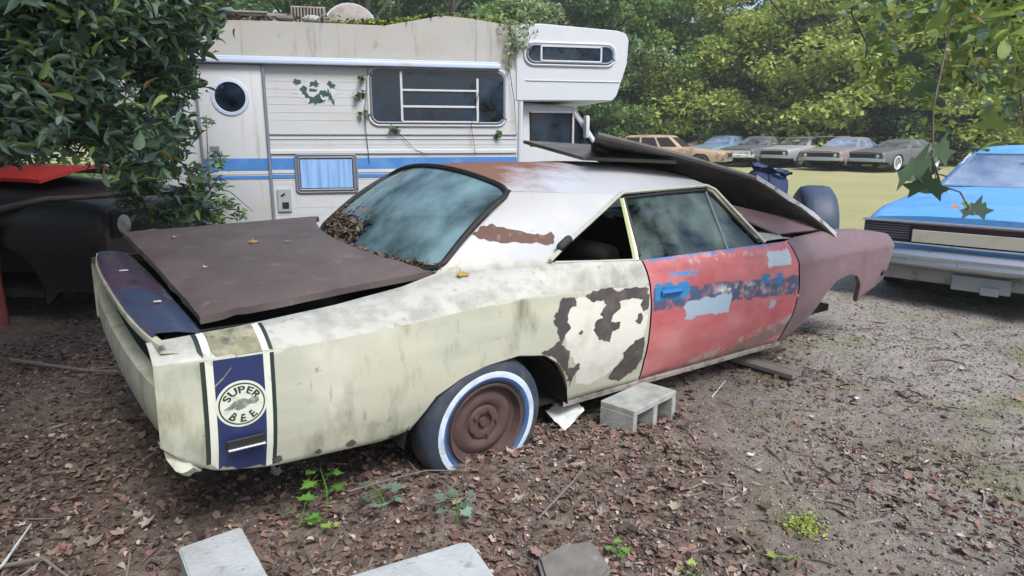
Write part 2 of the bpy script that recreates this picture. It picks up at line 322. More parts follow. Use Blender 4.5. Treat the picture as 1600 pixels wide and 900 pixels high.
# ------------------------------------------------------------------ the derelict two-door coupe
# car axes: X forward from the rear axle, Y to its left, Z up
car = thing('derelict_coupe', 'derelict cream two-door coupe with faded red door and brown trunk lid', 'car',
            (-.6692, 3.4830, -.0187), (R(1.882), R(.994), R(36.577)))
QX = [-1.27, -1.0, -.3, .3, 1.0, 2.3, 3.2, 3.55, 3.74]
def Wd(x): return interp(x, QX, [.905, .925, .948, .952, .945, .945, .935, .915, .88])
def Zc(x): return interp(x, [-1.27, -.9, -.6, -.33, 0, .25, .6, .95, 1.6, 2.3, 3.0, 3.66], [.785, .78, .79, .805, .83, .84, .825, .80, .79, .79, .80, .79])
def Up(x):
    y = interp(x, [-1.27, -1.0, -.13, .1, .39, .6, .95, 1.6, 2.3, 2.45, 3.0, 3.66], [.80, .795, .69, .75, .85, .88, .90, .893, .885, .84, .80, .80])
    z = interp(x, [-1.27, -1.0, -.6, -.3, -.13, .39, .6, .95, 1.6, 2.3, 2.84, 3.2, 3.55, 3.74], [.832, .842, .862, .89, .925, .955, .945, .925, .925, .925, .95, .935, .895, .868])
    return y, z
def tuck(z): return interp(z, [.18, .22, .27, .33, .40, .44, .50, .58, .68, .75, .82], [.10, .088, .065, .042, .022, .010, 0, -.006, -.006, -.002, 0])
def lo_pt(x, z): return (Wd(x) - tuck(z + (.80 - Zc(x)) * (z - .3) / .5), z)
def up_pt(x, s):
    yu, zu = Up(x); zc = Zc(x); w0 = Wd(x)
    y = w0 + (yu - w0) * s; z = zc + (zu - zc) * (1 - (1 - s) ** 1.9)
    return (y, z)
def DR(z): return interp(z, [.2, .27, .4, .55, .72, .85, .93], [1.03, 1.02, 1.0, .99, .985, .965, .94])     # rear door edge
def DF(z): return interp(z, [.2, .26, .46, .63, .80, .87, .93], [2.29, 2.31, 2.34, 2.35, 2.32, 2.28, 2.25])  # front door edge
def side_grid(bm, xs, zb, side, nL=22, nU=9, warp=None, lip=.045, off=0, ztop=None):
    cols = []
    for x in xs:
        col = []; z0 = zb(x); zc = Zc(x)
        y, z = lo_pt(x, z0); col.append((x, y - lip, z0 + .012)); col.append((x, y - .008, z0))
        for k in range(nL + 1):
            z = z0 + .006 + (zc - z0 - .006) * k / nL; y, z = lo_pt(x, z); col.append((x, y + off, z))
        for k in range(1, nU + 1):
            y, z = up_pt(x, k / nU); col.append((x, y + off, z + off * .5))
        if warp: col = [(warp(px, pz), py, pz) for px, py, pz in col]
        # panel never perfectly even: shallow dents
        col = [(px, py + .004 * noise.noise(Vector((px * 2.2, pz * 2.6, 1))) + .0015 * noise.noise(Vector((px * 7, pz * 7, 4))), pz) for px, py, pz in col]
        cols.append([(px, side * py, pz) for px, py, pz in col])
    vr = grid(bm, cols)
    return vr
def zb_quarter(x):
    return interp(x, [-1.27, -1.19, -1.11, -.91, -.48, -.37, -.27, -.15, -.03, .14, .29, .38, .44, .475, .485, .50, 1.1],
                  [.50, .42, .365, .325, .31, .335, .47, .53, .56, .575, .55, .49, .41, .34, .30, .26, .262])
def zb_fender(x):
    return interp(x, [2.3, 2.40, 2.52, 2.61, 2.71, 2.83, 3.0, 3.12, 3.18, 3.205, 3.23, 3.27, 3.40, 3.56, 3.67, 3.74],
                  [.225, .25, .33, .42, .54, .62, .645, .62, .55, .42, .43, .46, .49, .55, .66, .77])
def orient(bm, d):
    bmesh.ops.recalc_face_normals(bm, faces=bm.faces[:])
    s = sum((f.normal * f.calc_area() for f in bm.faces), Vector())
    if s.dot(Vector(d)) < 0: bmesh.ops.reverse_faces(bm, faces=bm.faces[:])
def xr(a, b, st, extra=()):
    return sorted(set([round(v, 4) for v in np.arange(a, b, st)] + [b] + list(extra)))
def quarter(side):
    bm = BM(); xs = xr(-1.27, .975, .03, (-.13, .39, -.37, -.27, .38, .44, .475, .485, .50))
    xs = [x for i, x in enumerate(xs) if i == 0 or x - xs[i - 1] > .004]
    wp = lambda x, z: x if x < .75 else x + (DR(z) - .012 - .975) * (x - .75) / .225
    vr = side_grid(bm, xs, zb_quarter, side, warp=wp)
    # rear roof pillar grows out of the shoulder
    base = [(x, c[-1]) for x, c in zip(xs, vr) if -.131 < x < .391]
    prev = [c for _, c in base]; n = 16
    for k in range(1, n + 1):
        s = k / n; row = []
        for x, c in base:
            a = (x + .13) / .52; xt = .335 + a * (.985 - .335); yt = .605 + a * .05; zt = 1.262 - .037 * a
            b0 = c.co; y = abs(b0.y) * (1 - s) + yt * s - .018 * math.sin(math.pi * s) * (1 - a * .8); z = b0.z * (1 - s) + zt * s
            xx = b0.x * (1 - s) + xt * s + .01 * math.sin(math.pi * s) * (1 - 2 * a)
            row.append(bm.verts.new((xx, side * y, z)))
        for i in range(len(row) - 1): bm.faces.new((prev[i], prev[i + 1], row[i + 1], row[i]))
        prev = row
    for f in bm.faces:
        c = f.calc_center_median()
        f.material_index = 2 if c.z > .97 else (1 if c.z > Zc(c.x) + .004 else 0)
    orient(bm, (0, side, .2))
    return bm
qb = quarter(-1); QBVH = BVHTree.FromBMesh(qb)
q = obj('quarter_panel', qb, ['cream', 'cream_top', 'sail'], car, 50)
quarter_r = q
obj('quarter_panel', quarter(1), ['cream', 'cream_top', 'sail'], car, 50)

def overlay(name, poly, bvh, mats, parent, off=.0016, step=.02, direction=(0, 1, 0), start=-1.5, plane='XZ', jit=0.):
    """thin film of paint following the panel; poly in the panel's (X,Z) or (X,Y)"""
    poly = [Vector((p[0], p[1])) for p in poly]; P2 = []
    for a, b in zip(poly, poly[1:] + poly[:1]):
        n = max(1, int((b - a).length / (.006 if jit else step)))
        for k in range(n):
            p = a.lerp(b, k / n)
            if jit: p = p + Vector((noise.noise(Vector((p.x * 38, p.y * 38, 1))) + .6 * noise.noise(Vector((p.x * 110, p.y * 110, 1))), noise.noise(Vector((p.x * 38, p.y * 38, 9))) + .6 * noise.noise(Vector((p.x * 110, p.y * 110, 9))))) * jit
            P2.append(p)
    nb = len(P2); xs0, xs1 = min(p.x for p in P2), max(p.x for p in P2); ys0, ys1 = min(p.y for p in P2), max(p.y for p in P2)
    g = [Vector((x, y)) for x in np.arange(xs0 + step / 2, xs1, step) for y in np.arange(ys0 + step / 2, ys1, step)]
    vs_, es, fs, *_ = delaunay_2d_cdt(P2 + g, [], [list(range(nb))], 1, 1e-5)
    bm = BM(); ok = {}
    for i, v in enumerate(vs_):
        o = Vector((v.x, start, v.y)) if plane == 'XZ' else Vector((v.x, v.y, start))
        h, nn, _, _ = bvh.ray_cast(o, Vector(direction))
        if h is None: continue
        if nn.dot(Vector(direction)) > 0: nn = -nn
        ok[i] = bm.verts.new(h + nn * off)
    for f in fs:
        if all(i in ok for i in f):
            try: bm.faces.new([ok[i] for i in f])
            except ValueError: pass
    return obj(name, bm, mats, parent, 60)
CHIP_BIG=[(0.519,0.802),(0.575,0.822),(0.687,0.822),(0.743,0.796),(0.782,0.805),(0.923,0.796),(0.961,0.785),(0.962,0.682),(0.919,0.676),(0.897,0.713),(0.916,0.739),(0.803,0.753),(0.744,0.753),(0.756,0.71),(0.708,0.688),(0.691,0.655),(0.759,0.638),(0.752,0.61),(0.705,0.602),(0.697,0.551),(0.626,0.571),(0.579,0.63),(0.596,0.676),(0.642,0.683),(0.613,0.701),(0.659,0.743),(0.639,0.767),(0.574,0.768),(0.547,0.778)]
CHIP_ARCH=[(0.363,0.809),(0.455,0.807),(0.467,0.77),(0.42,0.749),(0.41,0.696),(0.434,0.666),(0.388,0.618),(0.381,0.591),(0.435,0.552),(0.438,0.463),(0.476,0.456),(0.508,0.479),(0.522,0.446),(0.491,0.406),(0.485,0.347),(0.47,0.395),(0.40,0.479),(0.348,0.53),(0.261,0.573),(0.336,0.589),(0.366,0.612),(0.348,0.679),(0.325,0.709),(0.351,0.74)]
CHIP_SILL=[(0.954,0.531),(0.902,0.532),(0.855,0.508),(0.803,0.471),(0.823,0.435),(0.77,0.388),(0.75,0.334),(0.846,0.295),(0.951,0.35),(0.969,0.413)]
CHIP_SAIL=[(0.086,1.074),(0.14,1.101),(0.189,1.114),(0.265,1.094),(0.365,1.072),(0.439,1.06),(0.479,1.069),(0.485,1.053),(0.46,1.026),(0.424,1.012),(0.404,1.026),(0.321,1.032),(0.234,1.033),(0.174,1.042),(0.119,1.056)]
M['clean'] = mat('bare white paint', (.66, .66, .60), .45, layers=[((.5, .5, .42), 6, .5, .7, 8), ((.3, .28, .22), 30, .66, .76, 6)])
overlay('white_patch', [(.40, .79), (.52, .80), (.68, .80), (.80, .77), (.96, .76), (.955, .60), (.93, .52), (.82, .46), (.77, .38), (.62, .33), (.52, .36), (.50, .46), (.42, .56), (.40, .64), (.37, .72)], QBVH, 'clean', quarter_r, .0008, jit=.008)
for p in (CHIP_BIG, CHIP_ARCH, CHIP_SILL): overlay('chipped_primer_patch', p, QBVH, 'primer', quarter_r, jit=.008)
o = overlay('chipped_primer_patch', CHIP_SAIL, QBVH, mat('rust brown patch', (.11, .062, .048), .8, layers=[((.2, .16, .13), 30, .56, .7, 8)]), quarter_r, jit=.008)
rk = random.Random(4)
for x, z, r in ((-.9, .36, .02), (-.75, .345, .014), (.345, .735, .018), (.47, .395, .016), (.90, .64, .03), (.86, .50, .012), (-.62, .345, .02), (.66, .775, .010), (.50, .63, .012), (-.45, .33, .014)):
    overlay('chipped_primer_patch', [(x + r * math.cos(2 * math.pi * k / 9) * rk.uniform(.6, 1.3), z + r * .8 * math.sin(2 * math.pi * k / 9) * rk.uniform(.6, 1.3)) for k in range(9)], QBVH, 'primer', quarter_r, jit=.004)
# stripe band round the tail
def band(name, xa, xb, m, off=.0016, za=.31, zb=.776): return overlay(name, [(xa, za), (xb, za), (xb, zb), (xa, zb)], QBVH, m, quarter_r, off, .03)
band('stripe', -1.098, -.940, 'navy', .0026)
band('white_pinstripe', -1.122, -1.098, 'whitel'); band('white_pinstripe', -.940, -.918, 'whitel')
band('dark_pinstripe', -1.137, -1.122, 'blackp'); band('dark_pinstripe', -.918, -.904, 'blackp')
def band_top(name, xa, xb, m, off=.002):
    return overlay(name, [(xa, -.922), (xb, -.926), (xb, -.800), (xa, -.803)], QBVH, m, quarter_r, off, .025, (0, 0, -1), 1.2, 'XY')
band_top('worn_stripe_top', -1.098, -.940, 'moss', .003)
band_top('white_pinstripe', -1.122, -1.098, 'whitel'); band_top('white_pinstripe', -.940, -.918, 'whitel')
band_top('dark_pinstripe', -1.137, -1.122, 'blackp'); band_top('dark_pinstripe', -.918, -.904, 'blackp')
# round emblem with its worn lettering
EX, EZ, ER = -1.018, .612, .083
def ring(r, n=44, x0=EX, z0=EZ, fy=1.0): return [(x0 + r * math.cos(2 * math.pi * k / n), z0 + fy * r * math.sin(2 * math.pi * k / n)) for k in range(n)]
emb = overlay('emblem_disc', ring(ER), QBVH, 'emblem_w', quarter_r, .0040)
overlay('emblem_ring', ring(ER * .90), QBVH, 'emblem_k', quarter_r, .0050)
overlay('emblem_ring', ring(ER * .84), QBVH, 'emblem_w', quarter_r, .0060)
def lettering(which):
    bm = BM(); tv = []; dg = bpy.context.evaluated_depsgraph_get()
    def put(ch, ang, rad, h, wx, flip):
        cu = bpy.data.curves.new('letters', 'FONT'); cu.body = ch; cu.size = 1; cu.align_x = 'CENTER'; cu.offset = .03; cu.resolution_u = 3
        to = bpy.data.objects.new('letters', cu); C.objects.link(to); bpy.context.view_layer.update()
        me = to.evaluated_get(bpy.context.evaluated_depsgraph_get()).to_mesh()
        t = R(ang)
        nv = [bm.verts.new((0, 0, 0)) for _ in me.vertices]
        for v, s in zip(nv, me.vertices):
            lx, ly = s.co.x * wx, s.co.y / .73 * h
            if not flip: rr, a2 = rad + ly, t - lx / rad
            else: rr, a2 = rad - ly, t + lx / rad
            X = EX + rr * math.cos(a2); Z = EZ + rr * math.sin(a2) * .97
            hit, nn, _, _ = QBVH.ray_cast(Vector((X, -1.5, Z)), Vector((0, 1, 0)))
            v.co = hit + Vector((0, -.0072, 0))
        for p in me.polygons:
            try: bm.faces.new([nv[i] for i in p.vertices])
            except ValueError: pass
        bpy.data.objects.remove(to)
    for ch, a in zip('SUPER' if which else '', (150, 120, 91, 62, 33)): put(ch, a, .042, .026, .034, False)
    for ch, a in zip('' if which else 'BEE', (233, 270, 307)): put(ch, a, .066, .030, .046, True)
    return bm
obj('lettering', lettering(1), 'emblem_k', quarter_r, 0); obj('lettering', lettering(0), 'emblem_k', quarter_r, 0)
blob = [(-1.078, .600), (-1.058, .612), (-1.045, .624), (-1.028, .631), (-1.01, .632), (-.998, .625), (-.985, .634), (-.966, .630), (-.963, .616), (-.975, .607), (-.995, .609), (-1.01, .598), (-1.03, .592), (-1.045, .599), (-1.06, .598)]
overlay('emblem_smudge', blob, QBVH, 'emblem_g', quarter_r, .0072, .01)
bm = BM(); box(bm, -1.018, -.944, .478, .122, .014, .034, .003); obj('side_marker_recess', bm, 'black', quarter_r)
bm = BM(); box(bm, -1.016, -.953, .462, .124, .016, .008, .002); obj('side_marker_trim', bm, 'chrome', quarter_r)
# torn lower corner of the tail
bm = BM(); rows = []
for k, (x, z, dy) in enumerate([(-1.262, .50, 0), (-1.25, .45, .012), (-1.225, .41, -.01), (-1.195, .375, .015)]):
    rows.append([(x + .018 * j - .004 * k, -.895 + dy + .012 * noise.noise(Vector((j, k, 0))) * 3 + (.03 if j > 3 else 0), z + .018 * noise.noise(Vector((j * 1.7, k * 1.3, 5)))) for j in range(6)])
grid(bm, rows); obj('torn_corner', bm, 'cream', quarter_r)

# tail: fascia, recess, lower valance, deck shelf
def tailx(y): return -1.285 + .045 * (abs(y) / .9) ** 3
bm = BM(); ys = np.linspace(-.885, .885, 37)
prof = [(.02, .846, 0), (0, .841, 0), (-.004, .828, 0), (0, .815, 0), (.05, .808, 1), (.062, .78, 1), (.062, .70, 1), (.045, .685, 0), (-.004, .678, 0), (-.012, .62, 0), (-.006, .55, 0), (.015, .485, 0), (.05, .47, 0)]
rows = [[(tailx(y) + dx + .003 * noise.noise(Vector((y * 3, z * 5, 0))), y, z) for dx, z, _ in prof] for y in ys]
grid(bm, rows)
for f in bm.faces:
    c = f.calc_center_median()
    if .69 < c.z < .81 and abs(c.y) < .84: f.material_index = 1
orient(bm, (-1, 0, 0)); obj('rear_panel', bm, ['cream', 'black'], car, 40)
bm = BM(); rows = []
for y in np.linspace(-.79, .88, 30):
    rows.append([(x, y, .852 + .018 * (1 - (y / .9) ** 2) + dz) for x, dz in ((tailx(y) + .005, -.012), (tailx(y) + .02, .0), (-1.17, -.004), (-1.10, -.022), (-1.07, -.06))])
grid(bm, rows); orient(bm, (0, 0, 1)); obj('rear_deck_shelf', bm, 'purple', car, 50)
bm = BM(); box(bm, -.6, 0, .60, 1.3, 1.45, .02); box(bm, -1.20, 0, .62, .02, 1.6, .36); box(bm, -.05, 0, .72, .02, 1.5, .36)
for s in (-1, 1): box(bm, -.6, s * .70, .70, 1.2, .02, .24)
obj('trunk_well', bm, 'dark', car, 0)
bm = BM()   # loose trunk lid, skewed on the deck
cs = {(0, 0): Vector((-1.085, -.715, .885)), (1, 0): Vector((-.115, -.650, .940)), (0, 1): Vector((-1.13, .75, .975)), (1, 1): Vector((-.11, .72, 1.012))}
rows = []
for i in range(25):
    a = i / 24; row = []
    for j in range(25):
        b = j / 24; p = (cs[(0, 0)] * (1 - a) + cs[(1, 0)] * a) * (1 - b) + (cs[(0, 1)] * (1 - a) + cs[(1, 1)] * a) * b
        p = p.copy(); p.x -= .17 * a * math.sin(math.pi * b) ** .8
        p.z += (.006 if .12 < a < .16 or .10 < b < .14 or .86 < b < .90 else 0) + .012 * math.sin(math.pi * b) + .005 * noise.noise(p * 2.5) - (.0 if 0 < i < 24 and 0 < j < 24 else .012)
        row.append(p)
    rows.append(row)
grid(bm, rows); orient(bm, (0, 0, 1))
g = bmesh.ops.extrude_edge_only(bm, edges=[e for e in bm.edges if e.is_boundary])
for v in [x for x in g['geom'] if isinstance(x, bmesh.types.BMVert)]: v.co.z -= .028; v.co.x += .008 * noise.noise(v.co * 9); v.co.y += .01 * noise.noise(v.co * 7)
LIDBVH = BVHTree.FromBMesh(bm)
obj('trunk_lid', bm, 'lid', car, 40)

# roof skin
def crown(t, a): return .128 * (1 - abs(t) ** 2.1) * (1 - .42 * abs(2 * a - 1) ** 2.2)
def roof_edge(x): return interp(x, [.3, .99, 1.37, 1.78], [.605, .655, .652, .635]), interp(x, [.3, .99, 1.37, 1.78], [1.262, 1.225, 1.238, 1.25])
bm = BM(); rows = []
for i in range(33):
    a = i / 32; row = []
    for j in range(33):
        t = -1 + 2 * j / 32; xr0 = .335 - .05 * (1 - abs(t) ** 2.2); xf = 1.77 + .07 * (1 - t * t); x = xr0 + (xf - xr0) * a
        ye, ze = roof_edge(x); z = ze + crown(t, a)
        row.append((x, t * ye, z + .003 * noise.noise(Vector((x * 2, t * 2, 0)))))
    rows.append(row)
grid(bm, rows)
for f in bm.faces:
    c = f.calc_center_median()
ROOFM = mat('roof with surface rust', (.41, .44, .49), .34, layers=[((.47, .48, .50), 2.5, .45, .7, 6), ((.36, .38, .40), 9, .58, .76, 9)], bump=(3, .08, .02), rlayers=(4, .26, .45))  # silvery blue sky reflection is put into the base colour
t_ = ROOFM.node_tree; L_ = t_.links.new; b_ = t_.nodes['Principled BSDF']; src = b_.inputs['Base Color'].links[0].from_socket
tc_ = t_.nodes.new('ShaderNodeTexCoord'); sp_ = t_.nodes.new('ShaderNodeSeparateXYZ'); L_(tc_.outputs['Object'], sp_.inputs[0])
nn_ = t_.nodes.new('ShaderNodeTexNoise'); nn_.inputs['Scale'].default_value = 4; nn_.inputs['Detail'].default_value = 10; nn_.inputs['Roughness'].default_value = .65; L_(tc_.outputs['Object'], nn_.inputs['Vector'])
ma_ = t_.nodes.new('ShaderNodeMath'); ma_.operation = 'MULTIPLY_ADD'; L_(nn_.outputs[0], ma_.inputs[0]); ma_.inputs[1].default_value = .8
mb_ = t_.nodes.new('ShaderNodeMath'); mb_.operation = 'MULTIPLY_ADD'; mb_.inputs[1].default_value = .9; mb_.inputs[2].default_value = .715; L_(sp_.outputs[1], mb_.inputs[0])
mc_ = t_.nodes.new('ShaderNodeMath'); mc_.operation = 'MULTIPLY_ADD'; mc_.inputs[1].default_value = -.55; L_(sp_.outputs[0], mc_.inputs[0]); L_(mb_.outputs[0], mc_.inputs[2]); L_(mc_.outputs[0], ma_.inputs[2])
mr_ = t_.nodes.new('ShaderNodeMapRange'); mr_.inputs['From Min'].default_value = .26; mr_.inputs['From Max'].default_value = .58; L_(ma_.outputs[0], mr_.inputs['Value'])
mx_ = t_.nodes.new('ShaderNodeMix'); mx_.data_type = 'RGBA'; L_(mr_.outputs[0], mx_.inputs[0]); L_(src, mx_.inputs[6]); mx_.inputs[7].default_value = (.19, .105, .082, 1); L_(mx_.outputs[2], b_.inputs['Base Color'])
rm_ = t_.nodes.new('ShaderNodeMapRange'); rm_.inputs['To Min'].default_value = .36; rm_.inputs['To Max'].default_value = .95; L_(mr_.outputs[0], rm_.inputs['Value']); L_(rm_.outputs[0], b_.inputs['Roughness'])
rs_ = t_.nodes.new('ShaderNodeMapRange'); rs_.inputs['To Min'].default_value = .5; rs_.inputs['To Max'].default_value = .1; L_(mr_.outputs[0], rs_.inputs['Value']); L_(rs_.outputs[0], b_.inputs['Specular IOR Level'])
orient(bm, (0, 0, 1)); obj('roof', bm, ROOFM, car, 60)
bm = BM(); rows = []      # headlining
for i in range(5):
    x = .42 + 1.3 * i / 4; ye, ze = roof_edge(x); rows.append([(x, t * (ye - .02), ze + .06 * (1 - t * t) - .02) for t in (-1, -.5, 0, .5, 1)])
grid(bm, rows); obj('headlining', bm, 'dark', car)
# rear window
bm = BM(); rows = []
NG = 18
def rg(a, b):      # a: down from the roof, b: across
    t = -1 + 2 * b
    top = Vector((.335 - .05 * (1 - abs(t) ** 2.2) + .004, t * .60, 1.262 + crown(t, 0) - .006))
    bot = Vector((-.115 - .12 * (1 - t * t), t * .685, .925 - .01 * (1 - t * t)))
    p = top.lerp(bot, a); p.z += .03 * math.sin(math.pi * a); return p
for i in range(NG + 1): rows.append([rg(i / NG, j / NG) for j in range(NG + 1)])
grid(bm, rows); orient(bm, (-.5, 0, 1)); rw = obj('rear_window', bm, 'glassr', car, 60)
path = []
def rr(u, v):       # rounded outline
    return rg(u, v) + Vector((-.004, 0, .004))
rc = .10
for (cu_, cv_, a0) in ((rc, 1 - rc * .8, 90), (1 - rc, 1 - rc * .8, 0), (1 - rc, rc * .8, -90), (rc, rc * .8, -180)):
    for k in range(7):
        a = R(a0 - 90 * k / 6 + 0); path.append(rr(min(1, max(0, cu_ - rc * math.sin(a))), min(1, max(0, cv_ + rc * .8 * math.cos(a)))))
path2 = []
for a, b in zip(path, path[1:] + path[:1]):
    path2.append(a)
pp = []
def uvs():
    out = []
    cs_ = [(rc, 1 - rc * .8, 90), (1 - rc, 1 - rc * .8, 0), (1 - rc, rc * .8, -90), (rc, rc * .8, -180)]
    prev = None; pts = []
    for (cu_, cv_, a0) in cs_:
        for k in range(7):
            a = R(a0 - 90 * k / 6); pts.append((cu_ - rc * math.sin(a), cv_ + rc * .8 * math.cos(a)))
    for p, q_ in zip(pts, pts[1:] + pts[:1]):
        n = max(1, int(max(abs(p[0] - q_[0]), abs(p[1] - q_[1])) / .05))
        for k in range(n): out.append((p[0] + (q_[0] - p[0]) * k / n, p[1] + (q_[1] - p[1]) * k / n))
    return out
ps = [rr(a, b) for a, b in uvs()]; ps.append(ps[0]); bm = BM(); tube(bm, ps, .014, 6); obj('window_seal', bm, 'black', rw)

# doors, fenders, sills
def zb_door(x): return interp(x, [.9, 1.1, 2.4], [.268, .266, .262])
def warp_door(x, z):
    a = (x - .985) / (2.31 - .985); return DR(z) + (DF(z) - DR(z)) * a
def door_bm(side):
    bm = BM(); side_grid(bm, xr(.985, 2.31, .03), zb_door, side, warp=warp_door)
    orient(bm, (0, side, .2)); return bm
db = door_bm(-1); DBVH = BVHTree.FromBMesh(db); door = obj('door', db, 'door', car, 50); door['label'] = 'faded red door with navy and pale blue paint patches'
bm = BM(); tube(bm, [(1.055, -.955, .752), (1.075, -.972, .757), (1.13, -.976, .758), (1.18, -.974, .757), (1.205, -.955, .752)], .009, 8); box(bm, 1.13, -.957, .752, .16, .012, .03, .004)
obj('door_handle', bm, 'blue', door)
obj('door', door_bm(1), 'door', car, 50)
def fender_bm(side):
    bm = BM(); xs = xr(2.335, 3.74, .03, (3.18, 3.205, 3.23, 3.27))
    xs = [x for i, x in enumerate(xs) if i == 0 or x - xs[i - 1] > .004]
    wp = lambda x, z: x + (DF(z) + .016 - 2.335) * max(0, (2.6 - x) / .265) if x < 2.6 else x
    vr = side_grid(bm, xs, zb_fender, side, warp=wp, lip=.03)
    # rolled nose edge
    last = vr[-1]; nxt = [bm.verts.new((v.co.x + .01, v.co.y * .955, v.co.z)) for v in last]
    for i in range(len(last) - 1): bm.faces.new((last[i], last[i + 1], nxt[i + 1], nxt[i]))
    orient(bm, (0, side, .2)); return bm
for s in (-1, 1): f_ = obj('front_fender', fender_bm(s), 'fender', car, 50)
bm = BM(); tube(bm, [(3.50, -.925, .60), (3.53, -.93, .615)], .016, 8); obj('bolt_hole', bm, 'black', car)
for s in (-1, 1):
    bm = BM(); rows = []
    for x in np.linspace(.49, 2.36, 20): rows.append([(x, s * .86, .262), (x, s * .872, .25), (x, s * .868, .225), (x, s * .83, .215), (x, s * .6, .22)])
    grid(bm, rows); orient(bm, (0, s, 0)); obj('sill', bm, 'scrape', car)
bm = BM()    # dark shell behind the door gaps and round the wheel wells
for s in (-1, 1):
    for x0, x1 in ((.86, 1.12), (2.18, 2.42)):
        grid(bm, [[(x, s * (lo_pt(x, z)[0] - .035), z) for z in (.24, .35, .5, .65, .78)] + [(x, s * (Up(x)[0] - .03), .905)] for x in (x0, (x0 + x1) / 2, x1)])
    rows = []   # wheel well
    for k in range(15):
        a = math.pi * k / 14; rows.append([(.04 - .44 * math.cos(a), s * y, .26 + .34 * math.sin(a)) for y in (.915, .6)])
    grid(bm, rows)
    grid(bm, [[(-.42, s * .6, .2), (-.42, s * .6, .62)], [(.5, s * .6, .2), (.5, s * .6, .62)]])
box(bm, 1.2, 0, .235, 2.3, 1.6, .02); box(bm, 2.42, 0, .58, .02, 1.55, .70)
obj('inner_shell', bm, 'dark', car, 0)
def seat_bm(w_):
    bm = BM(); box(bm, 0, 0, .12, .5, w_, .22, .05, seg=3); box(bm, -.27, 0, .42, .14, w_, .55, .05, Matrix.Rotation(R(-14), 3, 'Y'), seg=3); return bm
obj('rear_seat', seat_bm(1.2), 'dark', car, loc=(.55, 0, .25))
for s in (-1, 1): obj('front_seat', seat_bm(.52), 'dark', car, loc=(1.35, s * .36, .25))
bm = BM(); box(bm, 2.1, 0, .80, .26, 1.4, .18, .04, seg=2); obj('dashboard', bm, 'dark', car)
bm = BM(); rows = []
for x, z in ((2.0, .925), (2.12, .935), (2.25, .935), (2.40, .925)): rows.append([(x, y, z + .02 * (1 - (y / .85) ** 2)) for y in np.linspace(-.845, .845, 13)])
grid(bm, rows); obj('cowl', bm, 'cream_top', car)
# side glass and frames
def sy(z): return interp(z, [.90, .95, 1.25], [.895, .865, .637])
for s in (-1, 1):
    off = .012
    bm = BM(); rows = []
    for k in range(9):
        a = k / 8; z = .915 + .305 * a; rows.append([(x, s * (sy(z) - off), z) for x in np.linspace(.945 + .085 * a, 1.665 + .045 * a, 6)])
    grid(bm, rows); dw = obj('door_window', bm, 'glassd', car)
    bm = BM(); rows = []
    for k in range(9):
        a = k / 8; z = .915 + .305 * a; rows.append([(x, s * (sy(z) - off), z) for x in np.linspace(1.675 + .045 * a, 1.995 - .26 * a, 4)])
    grid(bm, rows); obj('vent_window', bm, 'glassd', car)
    def rail(name, pts, r, m, off2=0):
        bm = BM(); tube(bm, [(x, s * (sy(z) + off2), z) for x, z in pts], r, 6); return obj(name, bm, m, car)
    rail('vent_divider', [(1.668, .915), (1.69, 1.07), (1.715, 1.22)], .0075, 'greyframe', -.004)
    rail('drip_rail', [(.37, .968), (.52, 1.035), (.68, 1.10), (.84, 1.165), (.965, 1.218), (1.02, 1.237), (1.37, 1.248), (1.72, 1.258), (1.79, 1.235), (1.90, 1.09), (2.02, .935)], .011, 'trim', .012)
    rail('window_seal', [(.955, .94), (.99, 1.08), (1.025, 1.21), (1.37, 1.225), (1.71, 1.232), (1.76, 1.21), (1.87, 1.07), (1.98, .935)], .010, 'black', -.002)
    bm = BM(); rows = []
    for k in range(9):
        a = k / 8; z = .925 + .285 * a; rows.append([(x + .095 * a, s * (sy(z) + .002 - (0 if i_ < 2 else 0)), z) for i_, x in enumerate((.895, .915, .918, .938))])
    vr = grid(bm, rows)
    for f in bm.faces: f.material_index = 0 if f.calc_center_median().x - .095 * ((f.calc_center_median().z - .925) / .285) < .917 else 1
    obj('window_post', bm, ['olive', 'whitel'], car)
    bm = BM(); tube(bm, [(.40, s * .862, .957), (.65, s * .884, .943), (.90, s * .897, .93)], .006, 6); obj('window_ledge', bm, 'trim', car)
    bm = BM(); grid(bm, [[(x_, s * y_, z_) for x_, y_, z_ in c_] for c_ in (((1.74, .63, 1.25), (1.80, .61, 1.255)), ((1.86, .74, 1.09), (1.93, .70, 1.10)), ((1.99, .87, .93), (2.07, .82, .93)))])
    obj('front_pillar', bm, 'olive', car)
bm = BM(); rows = []
for i in range(9):
    a = i / 8; rows.append([(1.83 + .07 * (1 - t * t) + (.27 + .08 * (1 - t * t)) * a, t * (.61 + .20 * a), 1.252 + .07 * (1 - t * t) * (1 - a) - .325 * a) for t in np.linspace(-1, 1, 11)])
grid(bm, rows); obj('windshield', bm, 'glassd', car, 60)
bm = BM(); box(bm, 0, 0, 0, .09, .05, .04, .018, seg=2); obj('filler_cap', bm, 'black', car, loc=(.475, -.835, 1.035), rot=(R(-40), R(-35), 0))
